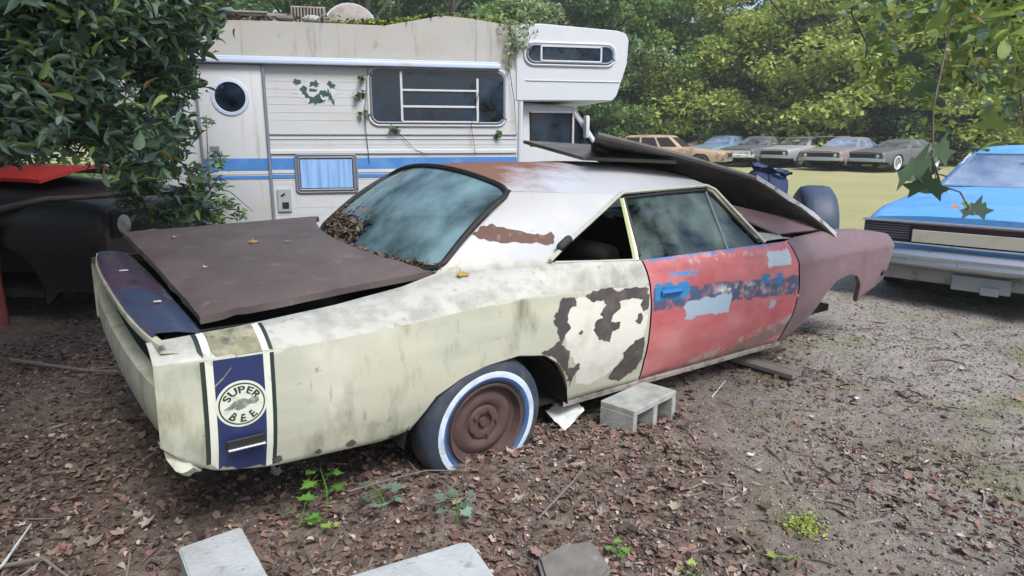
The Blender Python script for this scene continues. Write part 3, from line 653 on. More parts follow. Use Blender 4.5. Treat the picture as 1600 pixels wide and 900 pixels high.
# wheels
def wheel(parent, loc, rot, lab=None, grp=None, white=True):
    e = bpy.data.objects.new('wheel', None); link(e, parent); e.location = loc; e.rotation_euler = rot
    bm = BM(); lathe(bm, [(.195, .03), (.195, -.07), (.205, -.085), (.222, -.092)], 48); lathe(bm, [(.268, -.097), (.30, -.09), (.322, -.07), (.33, -.03), (.33, .05), (.31, .09), (.26, .1), (.2, .09)], 48)
    for v in bm.verts:
        if v.co.z < -.27: v.co.z = -.27 + (v.co.z + .27) * .3; v.co.y *= 1.15
    orient(bm, (0, 0, 0)); obj('tyre', bm, 'tyre', e, 50)
    bm = BM(); lathe(bm, [(.222, -.092), (.230, -.0975), (.240, -.099), (.262, -.099), (.268, -.097)], 48)
    for f in bm.faces:
        c = f.calc_center_median(); f.material_index = 0 if (c.x ** 2 + c.z ** 2) ** .5 > .236 else 1
    obj('whitewall', bm, ['whitewall', 'bluewall'] if white else ['tyre', 'tyre'], e, 50)
    bm = BM(); lathe(bm, [(.205, -.086), (.203, -.096), (.192, -.092), (.186, -.066), (.180, -.05), (.166, -.046), (.155, -.055), (.135, -.066), (.115, -.068), (.095, -.058), (.086, -.05), (.078, -.062), (.06, -.066), (.046, -.062), (.043, -.045), (.0, -.042)], 48)
    for k in range(5):
        a = 2 * math.pi * k / 5; c = (.066 * math.cos(a), .066 * math.sin(a)); tube(bm, [(c[0], -.055, c[1]), (c[0], -.078, c[1])], .010, 6)
    tube(bm, [(0, -.04, 0), (0, -.062, 0)], [.026, .02], 10)
    obj('rim', bm, 'rust', e, 40); return e
w_r = wheel(car, (-.005, -.850, .285), (R(3), R(0), 0)); w_r.scale = (.94,) * 3
wheel(car, (-.005, .845, .305), (0, 0, math.pi))

# ------------------------------------------------------------------ things lying on the coupe (placed in the coupe's own frame)
CW = Matrix.Translation(Vector((-.6692, 3.4830, -.0187))) @ (Matrix.Rotation(R(36.577), 4, 'Z') @ Matrix.Rotation(R(.994), 4, 'Y') @ Matrix.Rotation(R(1.882), 4, 'X'))
def world_obj(name, bm, m, label, cat, group=None, sm=40, bake=True):
    bm.transform(CW); c = sum((v.co for v in bm.verts), Vector()) / len(bm.verts)
    bmesh.ops.translate(bm, verts=bm.verts[:], vec=-c); o = obj(name, bm, m, None, sm, loc=c); return tag(o, label, cat, group)
def solid(bm, d):
    bmesh.ops.recalc_face_normals(bm, faces=bm.faces[:]); bmesh.ops.solidify(bm, geom=bm.faces[:], thickness=d)
E1 = [(1.0, -.45, 1.535), (1.22, -.47, 1.50), (1.62, -.53, 1.43), (2.0, -.60, 1.345), (2.20, -.64, 1.30), (2.45, -.72, 1.175), (2.66, -.79, 1.065), (2.86, -.86, .925)]
hood = thing('loose_hood', 'long dark loose hood propped from the roof down to the front fender', 'car hood', tuple(CW @ Vector((1.9, -.5, 1.3))))
def local_part(name, bm, m, par, sm=40):
    bm.transform(Matrix.Translation(-par.location) @ CW); return obj(name, bm, m, par, sm)
bm = BM(); rows = []
for i in range(29):
    a = i / 28 * 7; k = min(6, int(a)); p = Vector(E1[k]).lerp(Vector(E1[k + 1]), a - k)
    rows.append([Vector((p.x + (.05 + .9 * (1 - i / 28)) * b, p.y + 1.08 * b, p.z - (.10 + .05 * i / 28) * b - .05 * math.sin(math.pi * b) + .006 * noise.noise(Vector((p.x * 3, b * 3, 0))))) for b in np.linspace(0, 1, 13)])
grid(bm, rows); solid(bm, .012); local_part('hood_skin', bm, 'bonnet', hood)
bm = BM(); tube(bm, [Vector(p) + Vector((0, -.005, -.006)) for p in E1], .016, 6); local_part('hood_edge', bm, 'bonnet', hood)
bm = BM(); grid(bm, [[Vector(p) + Vector((.0, -.022, .006 + h)) for h in (.008, -.006, -.020 + .006 * math.sin(p[0] * 30))] for p in [Vector(E1[4]).lerp(Vector(E1[5]), t) for t in (0, .5, 1)] + [Vector(E1[5]).lerp(Vector(E1[6]), t) for t in (.5, 1)] + [Vector(E1[6]).lerp(Vector(E1[7]), t) for t in (.5, 1)]])
local_part('highlight_lip', bm, 'edge', hood)  # highlight along the bent lip, painted as a pale strip
bm = BM()   # stiffening ribs under the hood
for t0, t1 in ((.15, .85), (.85, .15), (.5, .5)):
    pts = []
    for k in range(8):
        i = k / 7 * 7; kk = min(6, int(i)); p = Vector(E1[kk]).lerp(Vector(E1[kk + 1]), i - kk); b = t0 + (t1 - t0) * k / 7
        pts.append(Vector((p.x + (.05 + .9 * (1 - k / 7)) * b, p.y + 1.08 * b, p.z - .12 * b - .05 * math.sin(math.pi * b) - .03)))
    tube(bm, pts, .022, 6)
local_part('hood_ribs', bm, 'dark', hood)
bm = BM()
A_ = [(1.10, .32, 1.475), (1.55, .10, 1.46), (1.62, -.50, 1.395), (1.10, -.25, 1.40)]
rows = [[Vector(A_[0]).lerp(Vector(A_[1]), t) * (1 - s) + Vector(A_[3]).lerp(Vector(A_[2]), t) * s for s in np.linspace(0, 1, 9)] for t in np.linspace(0, 1, 9)]
grid(bm, rows); solid(bm, .02); world_obj('metal_sheet', bm, 'bonnet', 'small dark sheet metal panel lying flat on the coupe roof under the propped hood', 'metal panel')
bm = BM()   # plate on the cowl
A_ = [(1.93, -.58, 1.12), (2.02, -.50, 1.14), (2.95, -.80, .955), (2.25, -.82, .962)]
rows = [[Vector(A_[0]).lerp(Vector(A_[1]), t) * (1 - s) + Vector(A_[3]).lerp(Vector(A_[2]), t) * s for s in np.linspace(0, 1, 9)] for t in np.linspace(0, 1, 5)]
grid(bm, rows); solid(bm, .01); world_obj('folded_plate', bm, 'fender', 'narrow purple brown plate wedged under the propped hood above the fender', 'metal panel')
# engine bay: bundle and tyre behind the hood
def blob_cloth(seed, sx, sy_, sz):
    bm = BM(); bmesh.ops.create_icosphere(bm, subdivisions=4, radius=1)
    for v in bm.verts:
        n = v.co.normalized(); d = 1 + .10 * noise.noise(n * 1.5 + Vector((seed, 0, 0))) - .10 * abs(noise.noise(n * 3.2 + Vector((0, seed, 0)))) + .025 * noise.noise(n * 9)
        q_ = n * d; q_.x = math.copysign(abs(q_.x) ** .75, q_.x); q_.z = math.copysign(abs(q_.z) ** .8, q_.z); v.co = Vector((q_.x * sx, q_.y * sy_, q_.z * sz))
    return bm
bundle = thing('cloth_bundle', 'navy blue crumpled bag standing in the engine bay behind the propped hood', 'bag', tuple(CW @ Vector((3.36, .04, 1.07))), (0, R(14), R(-25)))
obj('bag_body', blob_cloth(3, .19, .17, .24), 'cloth', bundle, 70)
bm = BM(); rows = []
for k in range(41):
    a = 2 * math.pi * k / 40; rows.append([(.12 * math.cos(a) * (1 + .14 * j), .10 * math.sin(a) * (1 + .14 * j), .205 + .012 * j + .012 * math.sin(a * 5 + j) + .006 * math.sin(a * 11)) for j in range(4)])
grid(bm, rows); obj('bag_rim', bm, 'cloth', bundle, 70)
bm = BM(); tube(bm, [(-.2, -.02, .02), (-.12, -.15, .05), (.0, -.185, .07), (.12, -.16, .06), (.2, -.04, .03)], .012, 6); tube(bm, [(.02, -.17, .2), (.05, -.185, .0), (.04, -.17, -.18)], .012, 6); obj('bag_strap', bm, 'navy', bundle)
spare = thing('spare_tyre', 'dark blue grey bare tyre standing in the engine bay beside the navy bag', 'tyre', tuple(CW @ Vector((3.62, -.28, .86))), (0, 0, R(80)))
bm = BM(); lathe(bm, [(.17, -.10), (.20, -.125), (.27, -.13), (.315, -.10), (.325, -.05), (.325, .05), (.315, .10), (.27, .13), (.20, .125), (.17, .10), (.17, -.10)], 44); obj('carcass', bm, mat('blue grey tyre', (.035, .055, .10), .55, layers=[((.06, .08, .12), 6, .45, .7, 7)]), spare, 50)
bm = BM(); grid(bm, [[(2.02, -.74, .962), (2.16, -.70, .968), (2.27, -.72, .965)], [(2.03, -.80, .958), (2.15, -.80, .962), (2.30, -.80, .958)], [(2.05, -.862, .935), (2.16, -.868, .94), (2.26, -.862, .938)]]); orient(bm, (0, 0, 1)); obj('cowl_corner', bm, 'cream_top', car)
bm = BM(); box(bm, 2.04, -.66, 1.075, .10, .012, .028, .004, Matrix.Rotation(R(20), 3, 'Y')); obj('reflection_fleck', bm, 'edge', car)  # added pale fleck that paints a bright reflection by the hood
bm = BM(); box(bm, 3.1, 0, .50, .5, .9, .30, .05, seg=2); box(bm, 2.9, 0, .3, .9, 1.3, .05)
eb = obj('engine_block', bm, 'dark', car)

# fallen leaves: a five-lobed outline, curled
LOBED = [(0, -.05), (.16, -.02), (.42, -.22), (.40, .02), (.62, .22), (.36, .28), (.26, .52), (.14, .44), (0, .85), (-.14, .44), (-.26, .52), (-.36, .28), (-.62, .22), (-.40, .02), (-.42, -.22), (-.16, -.02)]
def leaf_bm(size, curl=.25, seed=0):
    bm = BM(); c = bm.verts.new((0, .12 * size, 0)); vs_ = []
    for i, (x, y) in enumerate(LOBED):
        d = math.hypot(x, y - .12); vs_.append(bm.verts.new((x * size, y * size, size * curl * (d * d) * (1.2 + noise.noise(Vector((x * 2, y * 2, seed)))))))
    for i in range(len(vs_)): bm.faces.new((c, vs_[i], vs_[(i + 1) % len(vs_)]))
    tube(bm, [(0, -.02 * size, 0), (.03 * size, -.35 * size, .06 * size), (.0, -.6 * size, .12 * size)], .012 * size, 4)
    return bm
M['leaf_y'] = mat('yellow dead leaf', (.36, .24, .05), .7, layers=[((.2, .1, .04), 30, .5, .7, 5)]); M['leaf_p'] = mat('pale dead leaf', (.42, .37, .31), .8, layers=[((.25, .18, .13), 30, .5, .7, 5)])
M['leaf_b'] = mat('brown dead leaf', (.17, .095, .055), .8, layers=[((.1, .05, .03), 30, .5, .7, 5)])
LS = [(-.66, .10, 'leaf_y', .050, 'yellow curled leaf on the middle of the trunk lid'), (-.52, .04, 'leaf_p', .026, 'small pale dry leaf beside the yellow leaf on the trunk lid'), (-.96, .42, 'leaf_p', .035, 'pale torn leaf at the far rear edge of the trunk lid'),
      (-.95, -.20, 'leaf_p', .028, 'pale crumpled leaf in the rear half of the trunk lid')]
for i, (x, y, m, s, lab) in enumerate(LS):
    h, n, _, _ = LIDBVH.ray_cast(Vector((x, y, 2)), Vector((0, 0, -1)))
    bm = leaf_bm(s, .45, i); bm.transform(Matrix.Rotation(i * 2.1, 4, 'Z')); bmesh.ops.translate(bm, verts=bm.verts[:], vec=(h or Vector((x, y, .95))) + Vector((0, 0, .003)))
    world_obj('fallen_leaf', bm, m, lab, 'leaf', 'leaves lying on the coupe')
h, n, _, _ = QBVH.ray_cast(Vector((-.05, -.79, 2)), Vector((0, 0, -1)))
bm = leaf_bm(.055, .3, 8); bm.transform(Matrix.Rotation(R(25), 4, 'X')); bmesh.ops.translate(bm, verts=bm.verts[:], vec=(h or Vector((-.05, -.78, .92))) + Vector((0, 0, .008)))
world_obj('fallen_leaf', bm, 'leaf_y', 'yellow brown star shaped leaf on the cream shoulder below the rear window', 'leaf', 'leaves lying on the coupe')
for x, y, lab in ((1.02, .02, 'small brown leaf on the roof by the tip of the loose panel'), (1.30, -.22, 'lone brown leaf on the roof below the propped hood')):
    bm = leaf_bm(.035, .7, x * 9); bmesh.ops.translate(bm, verts=bm.verts[:], vec=(x, y, 1.325)); world_obj('fallen_leaf', bm, 'leaf_b', lab, 'leaf', 'leaves lying on the coupe')
# white scraps on the deck shelf
for x, y, s, lab in ((-1.20, .22, .035, 'white paper scrap on the blue purple shelf behind the trunk lid'), (-1.17, -.42, .026, 'thin white sliver on the shelf near the cream corner')):
    bm = BM(); box(bm, x, y, .872, s, s * .55, .002); world_obj('paper_scrap', bm, 'paper', lab, 'scrap', None)
# leaf debris piled at the foot of the rear window
def scatter(name, tmpl, faces, pos, rot, size, mats, parent=None, mi=None, sm=False):
    """tmpl (k,3); faces (m,n); pos (N,3); rot (N,3,3); size (N,) or (N,3)"""
    size = np.asarray(size); size = size[:, None] if size.ndim == 1 else size
    V = np.einsum('nij,nkj->nki', rot, tmpl[None] * size[:, None, :]) + pos[:, None, :]
    k = len(tmpl); N = len(pos); F = (np.asarray(faces)[None] + (np.arange(N) * k)[:, None, None]).reshape(-1, len(faces[0]))
    return npmesh(name, V.reshape(-1, 3), F, mats, parent, sm, None if mi is None else np.repeat(mi, len(faces)))
def rots(N, tilt=1., up=None):
    """random yaw with a tilt away from flat"""
    yaw = rng.uniform(0, 2 * np.pi, N); a = rng.uniform(0, 2 * np.pi, N); t = np.abs(rng.normal(0, tilt, N))
    cz, sz = np.cos(yaw), np.sin(yaw); Z = np.zeros((N, 3, 3)); Z[:, 0, 0] = cz; Z[:, 0, 1] = -sz; Z[:, 1, 0] = sz; Z[:, 1, 1] = cz; Z[:, 2, 2] = 1
    kx, ky = np.cos(a), np.sin(a); c, s = np.cos(t), np.sin(t); v = 1 - c
    T = np.zeros((N, 3, 3)); T[:, 0, 0] = c + kx * kx * v; T[:, 0, 1] = kx * ky * v; T[:, 0, 2] = ky * s; T[:, 1, 0] = kx * ky * v; T[:, 1, 1] = c + ky * ky * v; T[:, 1, 2] = -kx * s
    T[:, 2, 0] = -ky * s; T[:, 2, 1] = kx * s; T[:, 2, 2] = c
    return T @ Z
LEAF4 = np.array([(0, -.5, 0), (.30, -.1, .07), (0, .55, 0), (-.30, -.1, .07), (0, -.08, -.02)]) ; LEAF4F = [(0, 1, 4), (1, 2, 4), (2, 3, 4), (3, 0, 4)]
STAR = np.array([(0, -.3, 0), (.18, -.16, .05), (.38, -.25, .22), (.36, .06, .12), (.50, .34, .30), (.30, .30, .10), (.05, .75, .26), (-.24, .36, .05), (-.52, .22, .30), (-.34, .08, .12), (-.36, -.25, .24), (-.22, -.12, .05), (0, .08, 0)])
STARF = [(i, (i + 1) % 12, 12) for i in range(12)]
M['debris'] = mat('leaf debris', (.10, .075, .055), .9, island=.6)
N = 850; b_ = rng.uniform(.50, .93, N); a_ = 1 - np.abs(rng.normal(0, .10, N)); P_ = []
for a, b in zip(a_, b_):
    p = rg(max(.55, a - .12 * (b - .5)), b); P_.append(CW @ (p + Vector((0, 0, .006 + rnd.random() * .03))))
N2 = 260; P_ += [CW @ (rg(.97 + .03 * rnd.random(), rnd.random() * .5) + Vector((.01, 0, .008 + .01 * rnd.random()))) for _ in range(N2)]
P_ = np.array(P_); o = scatter('leaf_debris', LEAF4, LEAF4F, P_, rots(len(P_), .8), rng.uniform(.015, .05, len(P_)), 'debris')
tag(o, 'heap of dead leaves and grit on the lower edge of the rear window', 'leaf litter'); o['kind'] = 'stuff'

# ------------------------------------------------------------------ the camper
CY = R(13)
camper = thing('camper_van', 'old white camper with blue stripes and an overcab bunk parked behind the coupe', 'camper', (-3.3, 7.2, 0), (0, 0, CY))
cp = lambda n, bm, m, par=None, sm=35: obj(n, bm, m, par or camper, sm)
def prof(poly, y0, y1, m, name, bev=0):
    bm = BM(); prism(bm, poly, y1 - y0); bmesh.ops.translate(bm, verts=bm.verts[:], vec=(0, y0, 0))
    if bev: bmesh.ops.bevel(bm, geom=bm.edges[:], offset=bev, segments=3, affect='EDGES')
    return cp(name, bm, m)
low = [(-.75, .45), (3.40, .45), (3.46, 1.3), (3.50, 1.88), (3.50, 2.22), (-.80, 2.22)]
prof(low, 0, 2.15, 'camper', 'lower_wall')
top = [(-.80, 2.205), (3.50, 2.205), (3.56, 2.70), (3.31, 2.715), (2.95, 2.76), (2.60, 2.78), (2.25, 2.71), (1.97, 2.655), (.8, 2.66), (-.80, 2.63)]
prof(top, .02, 2.13, 'camper_top', 'upper_wall')
nose = [(3.43, 1.885), (4.60, 1.895), (4.66, 1.96), (4.775, 2.32), (4.79, 2.60), (4.745, 2.665), (4.64, 2.69), (3.72, 2.735), (3.43, 2.71)]
prof(nose, -.012, 2.16, 'camper_white', 'overcab_bunk', .012)
bm = BM(); box(bm, 4.12, -.016, 2.115, 1.16, .012, .014, .004); cp('moulding', bm, 'gutter')
# rounded front corner of the coach wall, seams and rails
bm = BM(); tube(bm, [(3.45, .0, .5), (3.48, .0, 1.3), (3.49, 0, 1.88)], .03, 8); cp('corner_post', bm, 'camper_white')
bm = BM(); box(bm, 1.22, -.045, 2.252, 4.04, .10, .055, .012, seg=2); box(bm, 1.22, -.03, 2.29, 4.0, .05, .02, .006); cp('awning_rail', bm, 'gutter')
bm = BM(); box(bm, 2.07, -.008, 1.505, 2.74, .010, .012, .003); cp('wall_seam', bm, 'greyframe')
bm = BM(); box(bm, 2.07, -.007, 1.46, 2.74, .006, .004); box(bm, 2.07, -.012, 1.32, 2.74, .018, .05, .008); cp('moulding', bm, 'camper_white')
def stripe(z0, z1, m, x0=.70, x1=3.44):
    bm = BM(); box(bm, (x0 + x1) / 2, -.004, (z0 + z1) / 2, x1 - x0, .008, z1 - z0); cp('stripe', bm, m)
stripe(1.13, 1.255, 'cblue'); stripe(1.095, 1.13, 'camper_white'); stripe(1.04, 1.078, 'cblue')
cdoor = None
bm = BM(); box(bm, .365, -.012, 1.35, .65, .024, 1.73, .01, seg=2); cdoor = cp('entry_door', bm, 'camper')
for z0, z1 in ((1.13, 1.255), (1.035, 1.07)):
    bm = BM(); box(bm, .365, -.0265, (z0 + z1) / 2, .64, .006, z1 - z0); cp('stripe', bm, 'cblue', cdoor)
bm = BM(); box(bm, .365, -.0265, 1.10, .64, .006, .03); cp('stripe', bm, 'camper_white', cdoor)
bm = BM(); lathe(bm, [(.15, -.024), (.155, -.04), (.185, -.036), (.192, -.022)], 40); bmesh.ops.translate(bm, verts=bm.verts[:], vec=(.355, 0, 1.885)); port = cp('porthole_frame', bm, 'gutter', cdoor)
bm = BM(); lathe(bm, [(0, -.028), (.08, -.029), (.152, -.026)], 40); bmesh.ops.translate(bm, verts=bm.verts[:], vec=(.355, 0, 1.885)); cp('porthole_pane', bm, 'glassc', cdoor)
bm = BM(); lathe(bm, [(0, -.0255), (.152, -.0255)], 40); bmesh.ops.translate(bm, verts=bm.verts[:], vec=(.355, 0, 1.885)); cp('porthole_backing', bm, 'dark', cdoor)
bm = BM(); box(bm, .16, -.032, 1.335, .09, .02, .10, .006); cp('door_lock', bm, 'greyframe', cdoor)
bm = BM(); box(bm, .70, -.03, 1.34, .028, .05, 1.80, .006); box(bm, .03, -.02, 1.34, .022, .035, 1.80, .006); cp('door_jamb', bm, 'greyframe')
def rrect(x0, z0, x1, z1, r, n=6):
    pts = []
    for cx, cz, a0 in ((x1 - r, z1 - r, 0), (x0 + r, z1 - r, 90), (x0 + r, z0 + r, 180), (x1 - r, z0 + r, 270)):
        for k in range(n + 1):
            a = R(a0 + 90 * k / n); pts.append((cx + r * math.cos(a), cz + r * math.sin(a)))
    return pts
def cwindow(x0, z0, x1, z1, r, bars, y0=0, back=True, bm_frame='greyframe', outer='camper_white'):
    pts = rrect(x0, z0, x1, z1, r)
    bm = BM(); bm.faces.new([bm.verts.new((x, y0 - .006, z)) for x, z in pts]); orient(bm, (0, -1, 0)); b0 = cp('window', bm, 'dark')
    bm = BM(); bm.faces.new([bm.verts.new((x, y0 - .022, z)) for x, z in pts]); orient(bm, (0, -1, 0)); cp('window_pane', bm, 'glassc', b0, 0)
    bm = BM(); tube(bm, [(x, y0 - .02, z) for x, z in pts + pts[:1]], .013, 6); cp('window_seal', bm, bm_frame, b0)
    pts2 = rrect(x0 - .028, z0 - .028, x1 + .028, z1 + .028, r + .02); bm = BM(); tube(bm, [(x, y0 - .008, z) for x, z in pts2 + pts2[:1]], .016, 6); cp('window_surround', bm, outer, b0)
    if bars:
        bm = BM()
        for (ax, az, bx, bz, wd) in bars:
            if abs(ax - bx) < .01: box(bm, ax, y0 - .028, (az + bz) / 2, wd, .014, abs(az - bz), .003)
            else: box(bm, (ax + bx) / 2, y0 - .030, az, abs(ax - bx), .012, wd, .003)
        cp('window_frame', bm, 'camper_white', b0)
    return b0
cwindow(1.80, 1.635, 3.29, 2.19, .09, [(2.13, 1.65, 2.13, 2.18, .026), (2.98, 1.65, 2.98, 2.12, .026), (2.13, 1.985, 2.98, 1.985, .022), (2.13, 1.81, 2.98, 1.81, .024), (2.13, 1.645, 2.98, 1.645, .02)])
cwindow(3.56, 2.315, 4.59, 2.50, .085, [(3.72, 2.33, 3.72, 2.49, .022), (4.44, 2.33, 4.44, 2.49, .022), (3.72, 2.33, 4.44, 2.33, .02), (3.72, 2.49, 4.44, 2.49, .018)], -.012)
b0 = cwindow(.99, .91, 1.58, 1.26, .02, [], 0, outer='greyframe')
for ch_ in b0.children:
    if ch_.name.startswith('window_pane'): ch_.data.materials[0] = glass('clear pane', (1, 1, 1), .85, (.3, .4, .5), .6, .9, .05, .3)

bm = BM(); rows = [[(x, -.026 + .002 * math.sin(x * 60), z) for x in np.linspace(1.01, 1.56, 80)] for z in (.93, 1.24)]; grid(bm, rows); cp('curtain', bm, 'curtain', b0)
bm = BM(); box(bm, .82, -.012, .80, .145, .024, .25, .006); pl = cp('socket_box', bm, 'plug'); bm = BM(); box(bm, .83, -.026, .745, .07, .012, .07, .004); box(bm, .81, -.026, .86, .05, .01, .02, .003, Matrix.Rotation(R(-35), 3, 'Y')); cp('socket_cover', bm, 'dark', pl)
bm = BM()
for z in (.56, .64, .72, .98, 1.02, 1.40, 1.66, 1.74, 1.82, 1.90, 1.98, 2.06, 2.14):
    for xa_, xb_ in (((.72, 1.76), (3.33, 3.44)) if 1.6 < z < 2.2 else ((.72, .96), (1.62, 3.44)) if .9 < z < 1.27 else ((.72, 3.44),)): box(bm, (xa_ + xb_) / 2, -.0008, z, xb_ - xa_, .003, .005)
cp('siding_ribs', bm, 'camper')
bm = BM()
for k in range(60): lathe_x = -.7 + k * .07; box(bm, lathe_x, -.055 + .0, 2.262, .008, .024, .008)
cp('rail_rivets', bm, 'greyframe')
# flaking poster remains on the side
bm = BM()
for (x, z, w1, h1, a) in ((1.03, 2.055, .05, .03, 0), (1.22, 2.03, .07, .05, .1), (1.10, 1.955, .05, .06, .3), (1.19, 1.97, .06, .03, -.1), (1.30, 1.94, .05, .05, .4), (1.21, 1.87, .09, .07, .2), (1.38, 2.02, .05, .04, -.4), (1.36, 1.92, .035, .07, .2), (1.13, 1.90, .03, .02, .5), (1.28, 1.86, .05, .02, -.2), (1.40, 1.85, .02, .05, .3)):
    n = 14; bm.faces.new([bm.verts.new((x + w1 * .75 * math.cos(2 * math.pi * k / n + a) * (1 + 1.1 * noise.noise(Vector((k * 1.3, x * 9, z * 9)))), -.0046, z + h1 * .75 * math.sin(2 * math.pi * k / n + a) * (1 + 1.1 * noise.noise(Vector((k * 1.3, x * 9, z * 9)))))) for k in range(n)])
orient(bm, (0, -1, 0)); cp('torn_decal_dark', bm, mat('dark green decal', (.03, .07, .07), .6), None, 0)
bm = BM(); n = 60; bm.faces.new([bm.verts.new((1.22 + .215 * math.cos(2 * math.pi * k / n) * (1 + .55 * noise.noise(Vector((k * .6, 3, 1)))), -.003, 1.955 + .115 * math.sin(2 * math.pi * k / n) * (1 + .55 * noise.noise(Vector((k * .6, 3, 1)))))) for k in range(n)]); orient(bm, (0, -1, 0)); cp('torn_decal_pale', bm, 'camper_white', None, 0)
# cab
bm = BM()
cab = [(3.50, .42), (5.55, .42), (5.62, .95), (5.45, 1.15), (4.62, 1.28), (4.56, 1.34), (4.20, 1.84), (3.50, 1.88)]
prism(bm, cab, 1.85); bmesh.ops.translate(bm, verts=bm.verts[:], vec=(0, .15, 0)); bmesh.ops.bevel(bm, geom=bm.edges[:], offset=.025, segments=2, affect='EDGES'); cp('cab', bm, 'camper_white')
bm = BM(); bm.faces.new([bm.verts.new((x, .143, z)) for x, z in ((3.66, 1.39), (4.14, 1.39), (4.12, 1.75), (3.65, 1.75))]); orient(bm, (0, -1, 0)); k_ = cp('cab_window', bm, 'glassc', None, 0)
bm = BM(); bm.faces.new([bm.verts.new((x, .147, z)) for x, z in ((3.64, 1.37), (4.46, 1.37), (4.16, 1.77), (3.63, 1.77))]); orient(bm, (0, -1, 0)); cp('window_backing', bm, 'dark', k_, 0)
bm = BM(); bm.faces.new([bm.verts.new((x, .142, z)) for x, z in ((4.20, 1.39), (4.43, 1.39), (4.20, 1.70))]); orient(bm, (0, -1, 0)); cp('quarter_window', bm, 'glassc', k_, 0)
bm = BM(); tube(bm, [(4.17, .13, 1.37), (4.17, .13, 1.76)], .014, 6); tube(bm, [(4.17, .12, 1.77), (4.48, .12, 1.36)], .022, 6); tube(bm, [(3.64, .13, 1.77), (4.17, .13, 1.77)], .012, 6); cp('window_frame', bm, 'camper_white', k_)
bm = BM(); box(bm, 4.30, .02, 1.60, .05, .12, .26, .02, seg=2); tube(bm, [(4.33, .15, 1.50), (4.30, .05, 1.56)], .01, 6); cp('wing_mirror', bm, 'camper_white')
bm = BM(); rows = [[(4.26 + .37 * t, y, 1.80 - .46 * t) for y in np.linspace(.24, 1.90, 5)] for t in (.05, .5, 1)]; grid(bm, rows); bmesh.ops.translate(bm, verts=bm.verts[:], vec=(.02, 0, .02)); cp('cab_windshield', bm, 'glassc')
for x, y in ((.5, .28), (5.0, .32), (.5, 1.9), (5.0, 1.85)):
    bm = BM(); lathe(bm, [(.2, -.1), (.33, -.1), (.36, -.05), (.36, .08), (.2, .1)], 28); o = cp('wheel', bm, 'tyre'); o.location = (x, y, .34)
# clutter on the roof
roofz = lambda x: interp(x, [-.8, .8, 1.97, 2.25, 2.6, 2.95, 3.31, 3.56], [2.63, 2.66, 2.655, 2.71, 2.78, 2.76, 2.715, 2.70])
def on_camper(x, y, z): return Matrix.Rotation(CY, 3, 'Z') @ Vector((x, y, z)) + Vector((-3.3, 7.2, 0))
N = 2600; xs_ = rng.uniform(-.7, 3.6, N); ys_ = rng.uniform(.03, 1.6, N) ** 1.2
P_ = np.array([on_camper(x, y, roofz(x) + abs(rnd.gauss(0, .02)) + (.05 * rnd.random() if x < 2.2 else 0)) for x, y in zip(xs_, ys_)])
o = scatter('roof_litter', LEAF4, LEAF4F, P_, rots(N, .8), rng.uniform(.03, .09, N), 'debris'); tag(o, 'brown dead leaves lying along the camper roof', 'leaf litter'); o['kind'] = 'stuff'
M['moss_y'] = mat('yellow green moss', (.22, .30, .03), .95, island=.4, trans=.2)
N = 5200; xs_ = np.concatenate([rng.uniform(1.7, 3.6, N // 2), rng.normal(2.3, .5, N // 2)]); ys_ = np.abs(rng.normal(0, .45, N)) + .03
P_ = np.array([on_camper(x, y, roofz(x) + .01 + .07 * abs(noise.noise(Vector((x * 3, y * 3, 0)))) * rnd.random() * 1.6) for x, y in zip(xs_, ys_)])
o = scatter('roof_moss', LEAF4, LEAF4F, P_, rots(N, .8), rng.uniform(.015, .05, N), 'moss_y'); tag(o, 'bright yellow green moss along the bulged camper roof edge', 'moss'); o['kind'] = 'stuff'
# junk on the roof: rack, box, stones
M['junk'] = mat('grey junk', (.26, .24, .22), .8, layers=[((.14, .12, .11), 12, .5, .7, 8)])
jr = thing('roof_rack', 'pale wooden rack with slanted bars on the camper roof at left', 'rack', tuple(on_camper(.45, .35, 2.66)), (0, 0, CY))
bm = BM(); box(bm, .1, 0, .11, 1.3, .05, .035, .005); box(bm, .1, .5, .11, 1.3, .05, .035, .005); obj('rail', bm, 'junk', jr)
for k in range(3):
    bm = BM(); box(bm, -.3 + .42 * k, 0, .06, .035, .03, .16, .004, Matrix.Rotation(R(18), 3, 'Y')); obj('strut', bm, 'junk', jr)
bm = BM(); box(bm, 0, .25, .13, .6, .6, .02, .004); obj('board', bm, 'junk', jr)
gr = thing('wire_grille', 'dark slatted grille box standing on the camper roof', 'grille', tuple(on_camper(1.18, .3, 2.66)), (0, 0, CY))
bm = BM(); box(bm, 0, 0, .10, .36, .2, .18, .01); obj('case', bm, 'junk', gr)
bm = BM()
for k in range(10): box(bm, -.15 + .033 * k, -.105, .12, .014, .012, .11, .003)
obj('slats', bm, 'dark', gr)
for x, lab in ((1.22, 'round pale stone on the camper roof in front of the grille box'), (.95, 'flat brown stone on the camper roof left of the grille box')):
    bm = BM(); bmesh.ops.create_icosphere(bm, subdivisions=3, radius=.075)
    for v in bm.verts: v.co = Vector((v.co.x * 1.3, v.co.y, v.co.z * .6)) * (1 + .15 * noise.noise(v.co * 12 + Vector((x, 0, 0))))
    tag(obj('roof_stone', bm, 'concrete' if x > 1 else 'stone', None, 60, loc=tuple(on_camper(x, .08, 2.70))), lab, 'stone', 'stones on the camper roof')
dd = thing('satellite_dish', 'grey curved dish edge lying on the camper roof beside the grille box', 'dish', tuple(on_camper(1.62, .55, 2.68)), (R(80), 0, CY))
bm = BM(); lathe(bm, [(0, .05), (.15, .04), (.27, .0), (.30, -.03)], 30, 'Z'); solid(bm, .01); obj('bowl', bm, 'junk', dd)
bm = BM(); tube(bm, [(.30 * math.cos(a), .30 * math.sin(a), -.03) for a in np.linspace(0, 2 * math.pi, 31)], .012, 5); obj('rim', bm, 'camper_white', dd)

